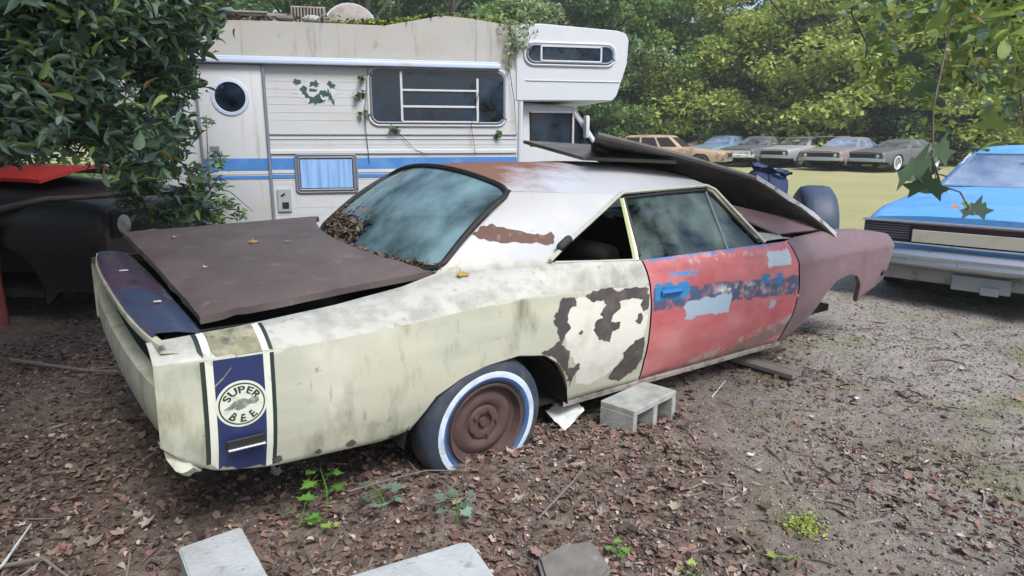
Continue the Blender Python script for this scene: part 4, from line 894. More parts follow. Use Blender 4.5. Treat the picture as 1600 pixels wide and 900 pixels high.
# ------------------------------------------------------------------ other cars
M['win'] = mat('dusty window glass', (.035, .045, .05), .12, layers=[((.22, .25, .27), (1.5, 1.5, 3), .42, .75, 8)], rlayers=(4, .06, .3), spec=.8)
M['win_blue'] = mat('pale dusty windshield', (.07, .12, .22), .10, layers=[((.30, .38, .52), (1.3, 1.3, 2.2), .38, .68, 8)], rlayers=(4, .05, .25), spec=.9)
M['lens'] = mat('lamp lens', (.45, .46, .44), .2, layers=[((.2, .2, .18), 20, .5, .7, 6)])
def gen_car(name, label, cat, loc, head, body='bluecar', L=5.0, W=.93, wb=2.95, hz=.86, dz=.88, nz=.74, cab=(-1.75, -1.05, .15, .85), rz=1.32, roofm=None, winm='win', wheels=(1, 1, 1, 1), sink=.0, tilt=0., group=None, nose='grille', hood_up=False, noseM='dark', bumper='chrome', det=1, wagon=False, white=(0, 0, 0, 0)):
    root = thing(name, label, cat, loc, (R(tilt), 0, head), group); fx = .05; xf, xr_ = wb / 2 + fx, -wb / 2 + fx
    def top(x): return interp(x, [-L / 2, -L / 2 + .12, cab[0], cab[3], L / 2 - .25, L / 2], [dz - .05, dz, dz + .03, hz + .04, hz - .02 if nz > hz - .1 else nz + .04, nz])
    def wid(x): return interp(x, [-L / 2, -L / 2 + .3, 0, L / 2 - .5, L / 2], [W * .93, W * .98, W, W * .98, W * .92])
    def zb(x):
        z = .24 + (.10 if abs(x) > L / 2 - .5 else 0)
        for c in (xf, xr_):
            d = abs(x - c)
            if d < .40: z = max(z, .30 + math.sqrt(max(0, .40 ** 2 - d * d)) * .97)
        return z - sink
    st = .045 if det else .1
    xs = sorted(set([round(v, 3) for v in np.arange(-L / 2, L / 2, st)] + [L / 2] + [round(c + s * d, 3) for c in (xf, xr_) for s in (-1, 1) for d in (.399, .401, .385, .35)]))
    bm = BM(); rows = []
    for x in xs:
        z0, zt, ww = zb(x), top(x), wid(x); half = [(ww * .90, z0 + .01), (ww * .955, z0)]
        for k in range(1, 7):
            z = z0 + (.68 * zt / .86 - z0) * k / 6; half.append((ww * (1 - .045 * max(0, (.5 - z) / .26) ** 1.3 if z < .5 else 1.), z))
        half += [(ww * .985, zt - .075), (ww * .955, zt - .03), (ww * .90, zt - .005), (ww * .82, zt), (ww * .45, zt + .022), (0, zt + .028)]
        rows.append([(x, y, z) for y, z in half] + [(x, -y, z) for y, z in half[::-1][1:]])
    vr = grid(bm, rows)
    for col in (vr[0], vr[-1]):
        c_ = Vector((col[0].co.x, 0, .62 - sink)); inn = [bm.verts.new((v.co.x + (.03 if col is vr[-1] else -.03), v.co.y * .96, c_.z + (v.co.z - c_.z) * .93)) for v in col]
        for i in range(len(col) - 1): bm.faces.new((col[i], col[i + 1], inn[i + 1], inn[i]))
        try: bm.faces.new(inn)
        except ValueError: pass
    for v in bm.verts: v.co += Vector((0, .006 * noise.noise(v.co * 1.7 + Vector((len(label), 0, 0))), .006 * noise.noise(v.co * 2.1)))
    bmesh.ops.recalc_face_normals(bm, faces=bm.faces[:]); obj('body', bm, body, root, 38)
    # cabin
    bw, tw = W * .87, W * .64; zb0 = min(top(cab[0]), top(cab[3])) - .02
    def ring_(a):     # a 0 belt .. 1 roof
        x0 = cab[0] + (cab[1] - cab[0]) * a; x1 = cab[3] + (cab[2] - cab[3]) * a; y = bw + (tw - bw) * a; z = zb0 + (rz - .05 - zb0) * a; pts = []
        r = .10 + .06 * a
        for cx, cy_, a0 in ((x1 - r, y - r, 0), (x0 + r, y - r, 90), (x0 + r, -y + r, 180), (x1 - r, -y + r, 270)):
            for k in range(5): t = R(a0 + 22.5 * k); pts.append(Vector((cx + r * math.cos(t), cy_ + r * math.sin(t), z)))
        return pts
    bm = BM(); rows = [ring_(a) for a in (0, .33, .66, 1)]
    c0 = Vector(((cab[1] + cab[2]) / 2, 0, 0)); last = rows[-1]
    for s, dz_ in ((.96, .022), (.86, .040), (.6, .058), (.3, .066), (.02, .068)): rows.append([Vector((c0.x + (p.x - c0.x) * s, p.y * s, last[0].z + dz_)) for p in last])
    grid(bm, rows, 0, True); bmesh.ops.recalc_face_normals(bm, faces=bm.faces[:]); cb = obj('cabin', bm, roofm or body, root, 50)
    def pane(nm, pts, n_, m=winm, off=.008):
        a, b, c, d = [Vector(p) for p in pts]; n_ = Vector(n_).normalized() * off; bm = BM(); rows = [[a.lerp(b, s).lerp(d.lerp(c, s), t) + n_ for s in np.linspace(0, 1, 5)] for t in np.linspace(0, 1, 4)]
        grid(bm, rows); orient(bm, n_); o = obj(nm, bm, m, root, 60)
        if det:
            e = [p + n_ * 1.5 for p in (a, b, c, d, a)]; bm = BM(); tube(bm, e, .011, 5); obj('window_trim', bm, 'chrome', o)
        return o
    def P3(xa, y, a): return (xa, y, zb0 + (rz - .05 - zb0) * a)
    yb = lambda a: bw + (tw - bw) * a
    xF = lambda a: cab[3] + (cab[2] - cab[3]) * a; xB = lambda a: cab[0] + (cab[1] - cab[0]) * a
    lo, hi = .12, .90; hs, hh = yb(lo) - .07, yb(hi) - .07
    pane('windshield', [(xF(lo), -hs, P3(0, 0, lo)[2]), (xF(lo), hs, P3(0, 0, lo)[2]), (xF(hi), hh, P3(0, 0, hi)[2]), (xF(hi), -hh, P3(0, 0, hi)[2])], (1, 0, .8))
    pane('rear_window', [(xB(lo), -hs, P3(0, 0, lo)[2]), (xB(lo), hs, P3(0, 0, lo)[2]), (xB(hi), hh, P3(0, 0, hi)[2]), (xB(hi), -hh, P3(0, 0, hi)[2])], (-1, 0, .8))
    for s in (-1, 1):
        sp = [(.10, .46), (.52, .90)] if not wagon else [(.06, .34), (.38, .64), (.68, .93)]
        for a, b in sp:
            q_ = lambda t, h: (xB(h) + (xF(h) - xB(h)) * t, s * yb(h), P3(0, 0, h)[2]); pane('side_window', [q_(a, lo), q_(b, lo), q_(b, hi), q_(a, hi)], (0, s, .4))
    bm = BM()
    for s in (-1, 1):
        for xx in (cab[3] - .15, (cab[0] + cab[3]) / 2 - .1):
            z1 = top(xx) - .03; tube(bm, [(xx, s * (wid(xx) + .002), .30 - sink), (xx, s * (wid(xx) + .002), .55), (xx, s * (wid(xx) * .99), z1 - .05)], .006, 4)
    obj('door_seam', bm, 'black', root)
    # nose
    X = L / 2 + .03; nzc = nz - .16
    if nose == 'grille':
        bm = BM(); box(bm, X + .004, 0, nzc + .0, .03, W * 1.62, .20, .01); obj('grille', bm, noseM, root)
        if det:
            bm = BM()
            for k in range(6): box(bm, X + .022, 0, nzc - .075 + .03 * k, .008, W * 1.1, .008)
            obj('grille_bars', bm, 'greyframe', root)
        for s in (-1, 1):
            for yy in ((.66, .50) if det else (.62,)):
                bm = BM(); lathe(bm, [(0, 0.012), (.05, .008), (.075, 0), (.082, -.01)], 20); bmesh.ops.rotate(bm, verts=bm.verts[:], cent=(0, 0, 0), matrix=Matrix.Rotation(R(-90), 3, 'Z')); obj('headlight', bm, 'lens', root, loc=(X + .022, s * yy * W / .93, nzc))
    bz_ = .44 - sink
    bm = BM(); pts = [(X + .02 - .13 * (abs(t) ** 3), t * W * .99, bz_) for t in np.linspace(-1, 1, 15)]
    rows = [[(x + dx, y, z + dz_) for dx, dz_ in ((0, -.085), (.05, -.075), (.075, -.03), (.06, .0), (.075, .03), (.05, .07), (0, .08))] for x, y, z in pts]; grid(bm, rows); orient(bm, (1, 0, 0)); obj('front_bumper', bm, bumper, root, 50)
    bm = BM(); rows = [[(-x - dx, y, z + dz_ + .02) for dx, dz_ in ((0, -.085), (.05, -.075), (.075, -.03), (.06, .0), (.075, .03), (.05, .07), (0, .08))] for x, y, z in pts]; grid(bm, rows); orient(bm, (-1, 0, 0)); obj('rear_bumper', bm, bumper, root, 50)
    for s in (-1, 1):
        bm = BM(); box(bm, -L / 2 - .035, s * .62 * W / .93, dz - .17, .02, .34, .11, .008); obj('tail_light', bm, 'redp', root)
    bm = BM(); box(bm, 0, 0, .30 - sink, L * .86, W * 1.7, .06)
    for c in (xf, xr_):
        for s in (-1, 1): box(bm, c, s * .62 * W / .93, .5, .84, .04, .44)
    obj('underbody', bm, 'dark', root)
    i = 0
    for c in (xf, xr_):
        for s in (-1, 1):
            if wheels[i]:
                e = bpy.data.objects.new('wheel', None); link(e, root); e.location = (c, s * (W - .12), .33 - sink); e.rotation_euler = (0, 0, 0 if s < 0 else math.pi)
                bm = BM(); lathe(bm, [(.19, -.06), (.22, -.09), (.30, -.09), (.325, -.05), (.325, .06), (.29, .1), (.19, .09)], 28); orient(bm, (0, 0, 0)); obj('tyre', bm, 'tyre', e, 50)
                if white[i]: bm = BM(); lathe(bm, [(.215, -.092), (.22, -.096), (.27, -.096), (.275, -.09)], 28); obj('whitewall', bm, 'whitewall', e, 50)
                bm = BM(); lathe(bm, [(.205, -.08), (.18, -.05), (.12, -.065), (.06, -.05), (0, -.055)], 24); obj('rim', bm, 'rust' if not white[i] else 'chrome', e, 50)
            i += 1
    if hood_up:
        bm = BM(); rows = [[(cab[3] + .1 + .95 * a, y, hz + .03 + .52 * a - .1 * a * a) for y in np.linspace(-.7, .7, 7)] for a in np.linspace(0, 1, 6)]; grid(bm, rows); solid(bm, .03); obj('hood', bm, body, root)
    return root
# blue car at the right
cx_, cy_ = 3.84, 5.45; back = Vector((.705, .71, 0)).normalized(); Lb = 5.0
ctr = Vector((cx_, cy_, 0)) + back * (Lb / 2 + .06)
bc = gen_car('parked_car', 'light blue two-door car with a pale board across its grille, at the right', 'car', (ctr.x, ctr.y, ctr.z), math.atan2(-back.y, -back.x), L=Lb, W=.97, hz=.90, nz=.80, dz=.9, cab=(-1.85, -1.15, .0, .62), rz=1.38, winm='win_blue', nose='none', bumper='chrome', tilt=0)
X = Lb / 2 + .03
bm = BM(); box(bm, X + .0, 0, .655, .03, 1.78, .17, .01); gp = obj('grille', bm, mat('dark maroon grille', (.035, .02, .03), .5), bc)
for s in (-1, 1):
    bm = BM(); [box(bm, X + .018, s * .70, .605 + .022 * k, .006, .36, .006) for k in range(6)]; obj('grille_bars', bm, 'greyframe', gp)
bm = BM(); box(bm, X + .03, .02, .635, .012, 1.02, .105, .003); obj('grille_board', bm, 'cardboard', bc)
bm = BM(); tube(bm, [(X + .02, -.90, .75), (X + .03, -.5, .755), (X + .03, .5, .755), (X + .02, .90, .75)], .012, 6); tube(bm, [(X + .02, -.90, .565), (X + .03, 0, .56), (X + .02, .90, .565)], .010, 6); obj('grille_trim', bm, 'chrome', bc)
bm = BM(); box(bm, X - .06, .0, .30, .04, 1.7, .14, .01); obj('valance', bm, mat('grey valance', (.30, .30, .30), .6, layers=[((.15, .13, .12), 8, .5, .7, 8)]), bc)
bm = BM(); box(bm, X - .02, .05, .265, .02, .42, .13, .005); box(bm, X + .0, .12, .22, .02, .13, .07, .004); obj('bumper_bracket', bm, 'plug', bc)
bm = BM()
for s in (-.45, .35): tube(bm, [(.53, s, .955), (.42, s - .05, .985), (.27, s - .42, 1.07)], .008, 5)
obj('wipers', bm, 'black', bc)
# far row of wrecks
M['tan'] = mat('tan paint', (.36, .27, .18), .55, layers=[((.20, .11, .07), 3, .5, .7, 8), ((.45, .38, .3), 5, .55, .7, 6)])
M['steel'] = mat('steel blue paint', (.13, .24, .33), .45, layers=[((.20, .26, .30), 3, .5, .7, 8)])
M['greyp'] = mat('grey paint', (.30, .30, .31), .45, layers=[((.30, .30, .31), 2, .45, .7, 8), ((.12, .08, .07), 5, .6, .75, 8)])
M['brownp'] = mat('grey brown paint', (.22, .19, .18), .45, layers=[((.24, .22, .21), 2, .48, .7, 8)])
M['pinkp'] = mat('faded pink paint', (.45, .25, .24), .55, layers=[((.3, .12, .09), 4, .5, .7, 8)])
M['darkp'] = mat('dark faded paint', (.11, .115, .125), .45, layers=[((.14, .14, .14), 3, .5, .7, 8)])
M['offw'] = mat('off white paint', (.58, .58, .57), .5, layers=[((.3, .28, .26), 4, .5, .7, 8)])
FC = [  # u-angle placed cars: x, y, heading deg
 ('tan estate car with empty side windows at the left end of the far row', 6.6, 27.0, -28, dict(body='tan', wagon=True, rz=1.42, cab=(-2.1, -1.8, .2, .8), wheels=(1, 1, 1, 1), winm='dark')),
 ('faded pink car half hidden behind the tan estate car', 9.6, 34.0, 200, dict(body='pinkp')),
 ('white car front peeping out behind the tan estate and the steel blue car', 11.3, 34.0, 215, dict(body='offw', roofm='darkp')),
 ('steel blue car with a pale windshield in the far row', 10.3, 32.0, 226, dict(body='steel', winm='win_blue')),
 ('dark car with a white front bumper and white nose in the far row', 11.35, 30.2, 226, dict(body='darkp', noseM='offw', bumper='offw', roofm='darkp')),
 ('silver grey car with a wide dark grille in the far row', 12.9, 29.6, 220, dict(body='greyp', noseM='dark')),
 ('brown wreck with its hood raised between the silver grey and grey brown cars', 14.5, 30.2, 248, dict(body='brownp', hood_up=True)),
 ('low grey brown car with a bluish windshield and missing front wheels', 13.95, 27.6, 222, dict(body='brownp', winm='win_blue', wheels=(1, 0, 1, 1))),
 ('dark grey coupe with a single whitewall wheel at the right end of the far row', 15.5, 26.6, 212, dict(body='darkp', cab=(-1.9, -1.0, 0, .8), rz=1.25, white=(1, 1, 1, 1))),
]
for lab, x, y, hd, kw in FC:
    x, y = x * 1.08 - .35, y * 1.09
    gen_car('wrecked_car', lab, 'car', (x, y, ground_z(x, y) + .04), R(hd), det=0, group='wrecked cars in the far row', **kw)
# black car in the shade at the left
bk = gen_car('dark_car', 'black car with a bright red hood panel in the deep shade at the left', 'car', (-5.5, 6.3, .09), R(-8), body='blackcar', L=4.9, W=.92, hz=.98, dz=.98, nz=.86, cab=(-1.9, -1.2, .0, .6), rz=1.40, winm='dark', bumper='dark', det=0, wheels=(0, 0, 0, 0), sink=.16)
bm = BM(); rows = [[(x, y, 1.06 + .10 * (1 - (y / .62) ** 2) * (1 if 0 else .8) - .03 * (x - 1.2) ** 2 + .02 * noise.noise(Vector((x * 3, y * 3, 1)))) for y in np.linspace(-.62, .62, 11)] for x in np.linspace(.6, 1.8, 11)]
grid(bm, rows); solid(bm, .03); obj('red_hood', bm, 'redp', bk)
bm = BM(); tube(bm, [(-4.05, 5.12, -.1), (-4.07, 5.14, .45), (-4.02, 5.15, .78)], [.055, .05, .045], 8)
box(bm, -4.05, 5.14, .80, .13, .12, .03, .008); tag(obj('steel_post', bm, 'redpost', None), 'dull red rusty post standing in the shade at the far left', 'post')

# ------------------------------------------------------------------ blocks, slabs, plank and scrap on the ground
def cinder():
    bm = BM(); Lc, Wc, Hc = .40, .20, .20
    box(bm, 0, -Wc / 2 + .016, 0, Lc, .032, Hc, .004); box(bm, 0, Wc / 2 - .016, 0, Lc, .032, Hc, .004)
    for x in (-Lc / 2 + .016, 0, Lc / 2 - .016): box(bm, x, 0, 0, .034, Wc - .060, Hc - .002, .003)
    for v in bm.verts: v.co += Vector((noise.noise(v.co * 30), noise.noise(v.co * 30 + Vector((5, 0, 0))), noise.noise(v.co * 30 + Vector((0, 5, 0))))) * .003
    return bm
tag(obj('cinder_block', cinder(), 'concrete', None, 30, loc=(.65, 3.215, .075), rot=(R(90), R(1), R(47))), 'grey hollow concrete block lying on its side under the cream sill', 'concrete block')
def slabm(name, poly, th, z, m, label, cat, rot=(0, 0, 0), bev=.006):
    cx = sum(p[0] for p in poly) / len(poly); cy_ = sum(p[1] for p in poly) / len(poly); bm = BM()
    a = [bm.verts.new((x - cx, y - cy_, 0)) for x, y in poly]; f = bm.faces.new(a); r = bmesh.ops.extrude_face_region(bm, geom=[f])
    for v in [g for g in r['geom'] if isinstance(g, bmesh.types.BMVert)]: v.co.z -= th
    bmesh.ops.recalc_face_normals(bm, faces=bm.faces[:]); bmesh.ops.bevel(bm, geom=bm.edges[:], offset=bev, segments=2, affect='EDGES')
    o = obj(name, bm, m, None, 40, loc=(cx, cy_, z), rot=rot); return tag(o, label, cat)
slabm('concrete_block', [(-1.147, 2.046), (-.977, 2.166), (-.746, 1.84), (-.916, 1.72)], .14, .085, 'slab', 'pale grey solid concrete block half sunk in the dirt at the lower left', 'concrete block', (R(1.5), R(-1), 0))
slabm('broken_slab', [(-.56, 1.88), (-.183, 2.08), (-.150, 2.085), (-.128, 2.05), (-.052, 1.89), (-.09, 1.66), (-.62, 1.60)], .07, .082, 'slab', 'large pale broken slab with a chipped corner at the bottom edge of the picture', 'slab')
slabm('flat_stone', [(.085, 2.03), (.17, 2.10), (.283, 2.125), (.335, 1.98), (.26, 1.86), (.12, 1.82)], .06, .055, 'stone', 'flat brown grey stone half buried in litter right of the broken slab', 'stone', (R(4), 0, 0), .012)
bm = BM(); box(bm, 0, 0, 0, .50, .11, .03, .004); tag(obj('wood_plank', bm, 'wood', None, loc=(1.60, 4.10, .035), rot=(R(3), R(1), R(-50))), 'grey weathered plank poking out from under the red door', 'plank')
ms = thing('metal_scrap', 'folded pale sheet metal scrap between the rear wheel and the hollow block', 'metal scrap', (.265, 3.16, .085))
bm = BM(); P_ = [[(-.095, .02, .0), (.06, .13, .02), (.10, .02, .035), (-.02, -.15, .0)]]
vs_ = [[Vector((-.095, .03, .015)).lerp(Vector((.055, .12, .055)), t).lerp(Vector((-.01, -.14, -.02)).lerp(Vector((.10, .0, .03)), t), s_) + Vector((0, 0, .012 * noise.noise(Vector((s_ * 5, t * 5, 2))))) for t in np.linspace(0, 1, 9)] for s_ in np.linspace(0, 1, 9)]
grid(bm, vs_); solid(bm, .004); obj('sheet', bm, 'paper', ms)
bm = BM(); grid(bm, [[Vector((-.095, .03, .01)), Vector((-.05, -.06, -.004)), Vector((-.01, -.14, -.025))], [Vector((-.05, .02, -.05)), Vector((-.01, -.07, -.05)), Vector((.01, -.13, -.06))]]); obj('flap', bm, 'chrome', ms)

# ------------------------------------------------------------------ plants
def leafmat(name, col, var=.35, trans=.38, hue=0):
    return mat(name, col, .55, island=var, trans=trans, spec=.35)
M['lf_dark'] = leafmat('dark leaf', (.11, .19, .08)); M['lf_mid'] = leafmat('mid leaf', (.19, .31, .09)); M['lf_yel'] = leafmat('yellow green leaf', (.36, .44, .11)); M['lf_grey'] = leafmat('grey green leaf', (.28, .37, .19))
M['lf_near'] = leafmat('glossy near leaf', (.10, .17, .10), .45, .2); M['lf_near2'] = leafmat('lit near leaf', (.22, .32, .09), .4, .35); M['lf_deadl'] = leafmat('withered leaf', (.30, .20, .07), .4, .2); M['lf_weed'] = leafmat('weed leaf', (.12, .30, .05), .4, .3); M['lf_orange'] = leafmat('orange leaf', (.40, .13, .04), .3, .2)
M['lf_teal'] = leafmat('bluish leaf', (.15, .23, .18), .4, .2)
def rnd_unit(n):
    v = rng.normal(size=(n, 3)); return v / np.linalg.norm(v, axis=1)[:, None]
def foliage_pts(cl, per, flat=.7, shell=.55):
    """leaf positions in and on clump spheres (x,y,z,r)"""
    P = []
    for (x, y, z, r) in cl:
        n = int(per * r * r + rng.random()); u = rnd_unit(n); rad = r * (shell + (1 - shell) * rng.random(n) ** .6) * (1 + .25 * rng.normal(size=n) * .5)
        far = rng.random(n) < .07; rad[far] *= rng.uniform(1.1, 1.7, far.sum()); p = u * rad[:, None]; p[:, 2] *= flat; P.append(p + np.array((x, y, z)))
    return np.concatenate(P)
def tree_proto(name, seed, H, Rr, leafm, nl, ls, low=.12, nc=60, trunk_r=.16):
    r_ = random.Random(seed); root = bpy.data.objects.new(name, None); C.objects.link(root)
    bm = BM(); tp = [(0, 0, -.3)]; x = y = 0
    for k in range(1, 8): x += r_.uniform(-.25, .25); y += r_.uniform(-.25, .25); tp.append((x, y, H * .88 * k / 7))
    tube(bm, tp, [trunk_r * (1.25 - k / 7.2) for k in range(8)], 8)
    cl = []
    for i in range(nc):
        f = (i + .5) / nc; z = H * (low + (1 - low) * f ** .9); prof_ = math.sin(math.pi * min(1, (f * .82 + .16))) ** .75
        a = r_.uniform(0, 2 * math.pi); rr_ = Rr * prof_ * math.sqrt(r_.uniform(.08, 1.0)); c = (rr_ * math.cos(a), rr_ * math.sin(a), z + r_.uniform(-.3, .3)); rad = r_.uniform(.45, 1.0) * Rr * .30
        cl.append((*c, rad))
        if i % 2 == 0:
            k = min(6, int(z / (H * .88) * 7 * .8)); s = Vector(tp[max(1, k)]); m_ = s.lerp(Vector(c), .5) + Vector((0, 0, .3)); tube(bm, [s, m_, c], [.05 * Rr / 2.5, .03, .012], 5)
    obj('trunk', bm, 'bark', root, 60)
    P = foliage_pts(cl, nl / sum(c[3] ** 2 for c in cl), .62)
    scatter('crown', LEAF4, LEAF4F, P, rots(len(P), .8), rng.uniform(ls * .7, ls * 1.4, len(P)), leafm, root)
    return root
PROT = [tree_proto('broadleaf_tree', 1, 13, 3.7, 'lf_mid', 17000, .22, .04), tree_proto('broadleaf_tree', 2, 11, 3.4, 'lf_yel', 15000, .20, .02),
        tree_proto('broadleaf_tree', 3, 14, 3.9, 'lf_dark', 17000, .23, .04), tree_proto('broadleaf_tree', 4, 9, 3.6, 'lf_grey', 15000, .19, .02), tree_proto('bush', 5, 4.5, 2.6, 'lf_yel', 9500, .16, .0, 46, .06), tree_proto('bush', 6, 4.2, 2.8, 'lf_dark', 9500, .16, .0, 46, .06),
        tree_proto('broadleaf_tree', 9, 9, 3.4, 'lf_dark', 9000, .17, .45, 50, .14)]
KIND = ['mid green leafy tree', 'yellow green leafy tree', 'dark green tall tree', 'grey green drooping tree', 'low yellow green bush', 'low dark green bush', 'tall shade tree']
used = set()
def plant(k, x, y, sc, where, grp, rz=None, cat=None):
    o = PROT[k] if k not in used else copy_tree(PROT[k]); used.add(k)
    o.location = (x, y, ground_z(x, y)); o.rotation_euler = (0, 0, rnd.uniform(0, 6.28) if rz is None else rz); o.scale = (sc,) * 3
    tag(o, KIND[k] + ' ' + where, cat or ('bush' if k in (4, 5) else 'tree'), grp); return o
ORD = ['leftmost', 'second', 'third', 'fourth', 'fifth', 'sixth', 'seventh', 'eighth', 'ninth', 'tenth', 'eleventh', 'twelfth', 'thirteenth', 'fourteenth', 'fifteenth', 'sixteenth', 'seventeenth', 'eighteenth', 'nineteenth']
def nth(i): return ORD[i] if i == 0 else ORD[i] + ' from the left'
FRONT = [(-13, 25, 2), (-9.5, 30, 0), (-6, 29, 2), (-2.6, 33, 0), (-.2, 34, 3), (2.2, 35, 2), (4.6, 36, 0), (6.9, 37.5, 3), (9.2, 38.5, 0), (11.4, 38, 1), (13.6, 38, 3), (15.8, 37, 1), (18.0, 36, 1), (20.4, 34.5, 3), (22.8, 33, 1), (25.6, 31.5, 0), (28.6, 30, 2)]
for i, (x, y, k) in enumerate(FRONT): plant(k, x, y, rnd.uniform(.85, 1.12), nth(i) + ' in the front row of the wood', 'trees along the wood edge')
for i in range(18):
    x = -19 + i * 3.6; plant((0, 2, 0, 3, 2)[i % 5], x, 45 + 3 * math.sin(i * 2.3), rnd.uniform(1.2, 1.5), nth(i) + ' in the back row of the wood', 'trees deep in the wood')
for i in range(13):
    x = 2.5 + i * 2.35 + rnd.uniform(-.5, .5); plant(4 if i % 3 != 1 else 5, x, 39.5 - .16 * x + rnd.uniform(-1, 1) - (3 if x > 17 else 0), rnd.uniform(.8, 1.2), nth(i) + ' behind the row of wrecked cars', 'bushes at the foot of the wood')
for i, (x, y, sc) in enumerate([(12.6, 36.2, 1.55), (15.4, 35.6, 1.8), (9.2, 38, 1.5), (18.6, 33.5, 1.5)]): plant(4, x, y, sc, 'with a big rounded crown, ' + ['behind the silver grey car', 'behind the low grey brown car', 'behind the steel blue car', 'behind the blue car roof'][i], 'big round bushes by the wood')
# trees around the yard that shade its left side
for i, (x, y, k, s) in enumerate([(-8.2, 8.5, 2, .75), (-8.5, 3.6, 0, .7), (-7.0, -2.0, 2, .8), (-11, 14, 0, .9), (-2.5, -9, 0, .9), (10, -5, 3, .8), (-4.4, 1.8, 6, .85), (-5.6, 4.6, 6, .9), (-2.6, -1.2, 6, .9)]):
    plant(k, x, y, s, ['behind the black car at the left', 'left of the black car', 'behind the camera on the left', 'beyond the back end of the camper', 'behind the camera', 'behind the camera on the right', 'leaning over the dark ground left of the tail', 'with its crown over the black car', 'just behind the camera'][i], 'trees round the yard')
BIGL = np.array([(0, -.5, 0), (.16, -.44, .05), (.27, -.28, .09), (.30, -.05, .10), (.22, .20, .06), (.10, .42, -.01), (0, .68, -.12), (-.10, .42, -.01), (-.22, .20, .06), (-.30, -.05, .10), (-.27, -.28, .09), (-.16, -.44, .05), (0, -.25, .0), (0, .0, .0), (0, .25, -.02)])
BIGLF = [(0, 1, 12), (1, 2, 12), (2, 13, 12), (2, 3, 13), (3, 4, 14), (3, 14, 13), (4, 5, 14), (5, 6, 14), (6, 7, 14), (7, 8, 14), (8, 9, 14), (9, 13, 14), (9, 10, 13), (10, 12, 13), (10, 11, 12), (11, 0, 12)]
# woven branch work for plants near the camera
NARL = BIGL * np.array((.62, 1, 1.5))
def break_up(cl, k=7, f=.42, sp=.85):
    out = []
    for x, y, z, r in cl:
        for _ in range(k):
            d = rnd_unit(1)[0] * r * sp * rng.random() ** .5; out.append((x + d[0], y + d[1], z + d[2] * .9, r * f * rng.uniform(.6, 1.2)))
    return out
def near_plant(name, label, cat, root, branches, clumps, leafs, tm, per, ls, par=None, flat=.8, tilt=.9, droop=0, group=None):
    e = thing(name, label, cat, root, group=group); rt = Vector(root)
    bm = BM()
    for pts, r0, r1 in branches: tube(bm, [Vector(p) - rt for p in pts], list(np.linspace(r0, r1, len(pts))), 7)
    obj('branches', bm, 'bark', e, 60)
    for k, (lm, tmpl, fc, share) in enumerate(leafs):
        P = foliage_pts([(x - rt.x, y - rt.y, z - rt.z, r) for x, y, z, r in clumps], per * share, flat, .35)
        scatter('leaves', tmpl, fc, P, rots(len(P), tilt), rng.uniform(ls * .55, ls * 1.35, len(P)), lm, e)
    return e
def W3(u, v, d):       # a point at depth d metres seen in that direction from where the photographer stood
    p = R(12.509); a = (u - 800) / 1044.08; b = -(v - 450) / 1044.08
    q_ = Vector((a, math.cos(p) + b * math.sin(p), -math.sin(p) + b * math.cos(p))); return Vector((0, 0, 1.45)) + q_ * (d / q_.y)
cl = []
for (u, v, d, r) in [(-60, 40, 3.4, .55), (40, 60, 3.5, .50), (130, 40, 3.8, .50), (220, 30, 4.2, .45), (270, 15, 4.6, .28), (60, 150, 3.4, .42), (150, 150, 3.7, .45), (195, 130, 4.2, .38), (225, 75, 4.5, .36), (-30, 120, 3.2, .4), (120, -80, 3.8, .7), (-60, -80, 3.4, .7), (260, -60, 4.4, .5),
                     (200, 215, 4.4, .33), (228, 190, 4.7, .30), (245, 250, 5.0, .33), (225, 280, 5.1, .26), (290, 300, 5.3, .30), (250, 330, 5.2, .22), (305, 330, 5.5, .20), (20, 190, 3.5, .22), (110, 190, 3.8, .25), (318, 25, 4.8, .12), (270, 130, 4.9, .12), (290, 60, 4.7, .14)]:
    p = W3(u, v, d); cl.append((p.x, p.y, p.z, r))
br = [([(-4.6, 5.0, -.1), (-4.5, 4.9, 1.0), (-4.2, 4.6, 2.2), (-3.6, 4.2, 2.9)], .09, .04), ([(-4.5, 4.9, 1.0), (-3.4, 4.9, 1.4), tuple(W3(230, 200, 4.6))], .05, .012), ([(-4.2, 4.6, 2.0), (-3.0, 4.1, 2.3), tuple(W3(150, 120, 3.7))], .05, .012), ([(-4.2, 4.6, 2.2), tuple(W3(120, 40, 3.8)), tuple(W3(290, 20, 4.6))], .045, .01), ([(-4.5, 4.95, .8), (-3.6, 5.2, 1.0), tuple(W3(290, 300, 5.3))], .035, .01), ([(-4.2, 4.6, 2.0), (-3.0, 3.6, 2.1), tuple(W3(40, 80, 3.4))], .04, .01)]
near_plant('leafy_tree', 'leafy dark green tree hanging over the black car at the left', 'tree', (-4.6, 5.0, 0), br, break_up(cl, 8),
           [('lf_near', NARL, BIGLF, 1.3), ('lf_near2', NARL, BIGLF, .75), ('lf_teal', NARL, BIGLF, 1.5), ('lf_near', BIGL * 1.5, BIGLF, .10), ('lf_deadl', NARL, BIGLF, .05)], None, 950, .078, tilt=1.15)
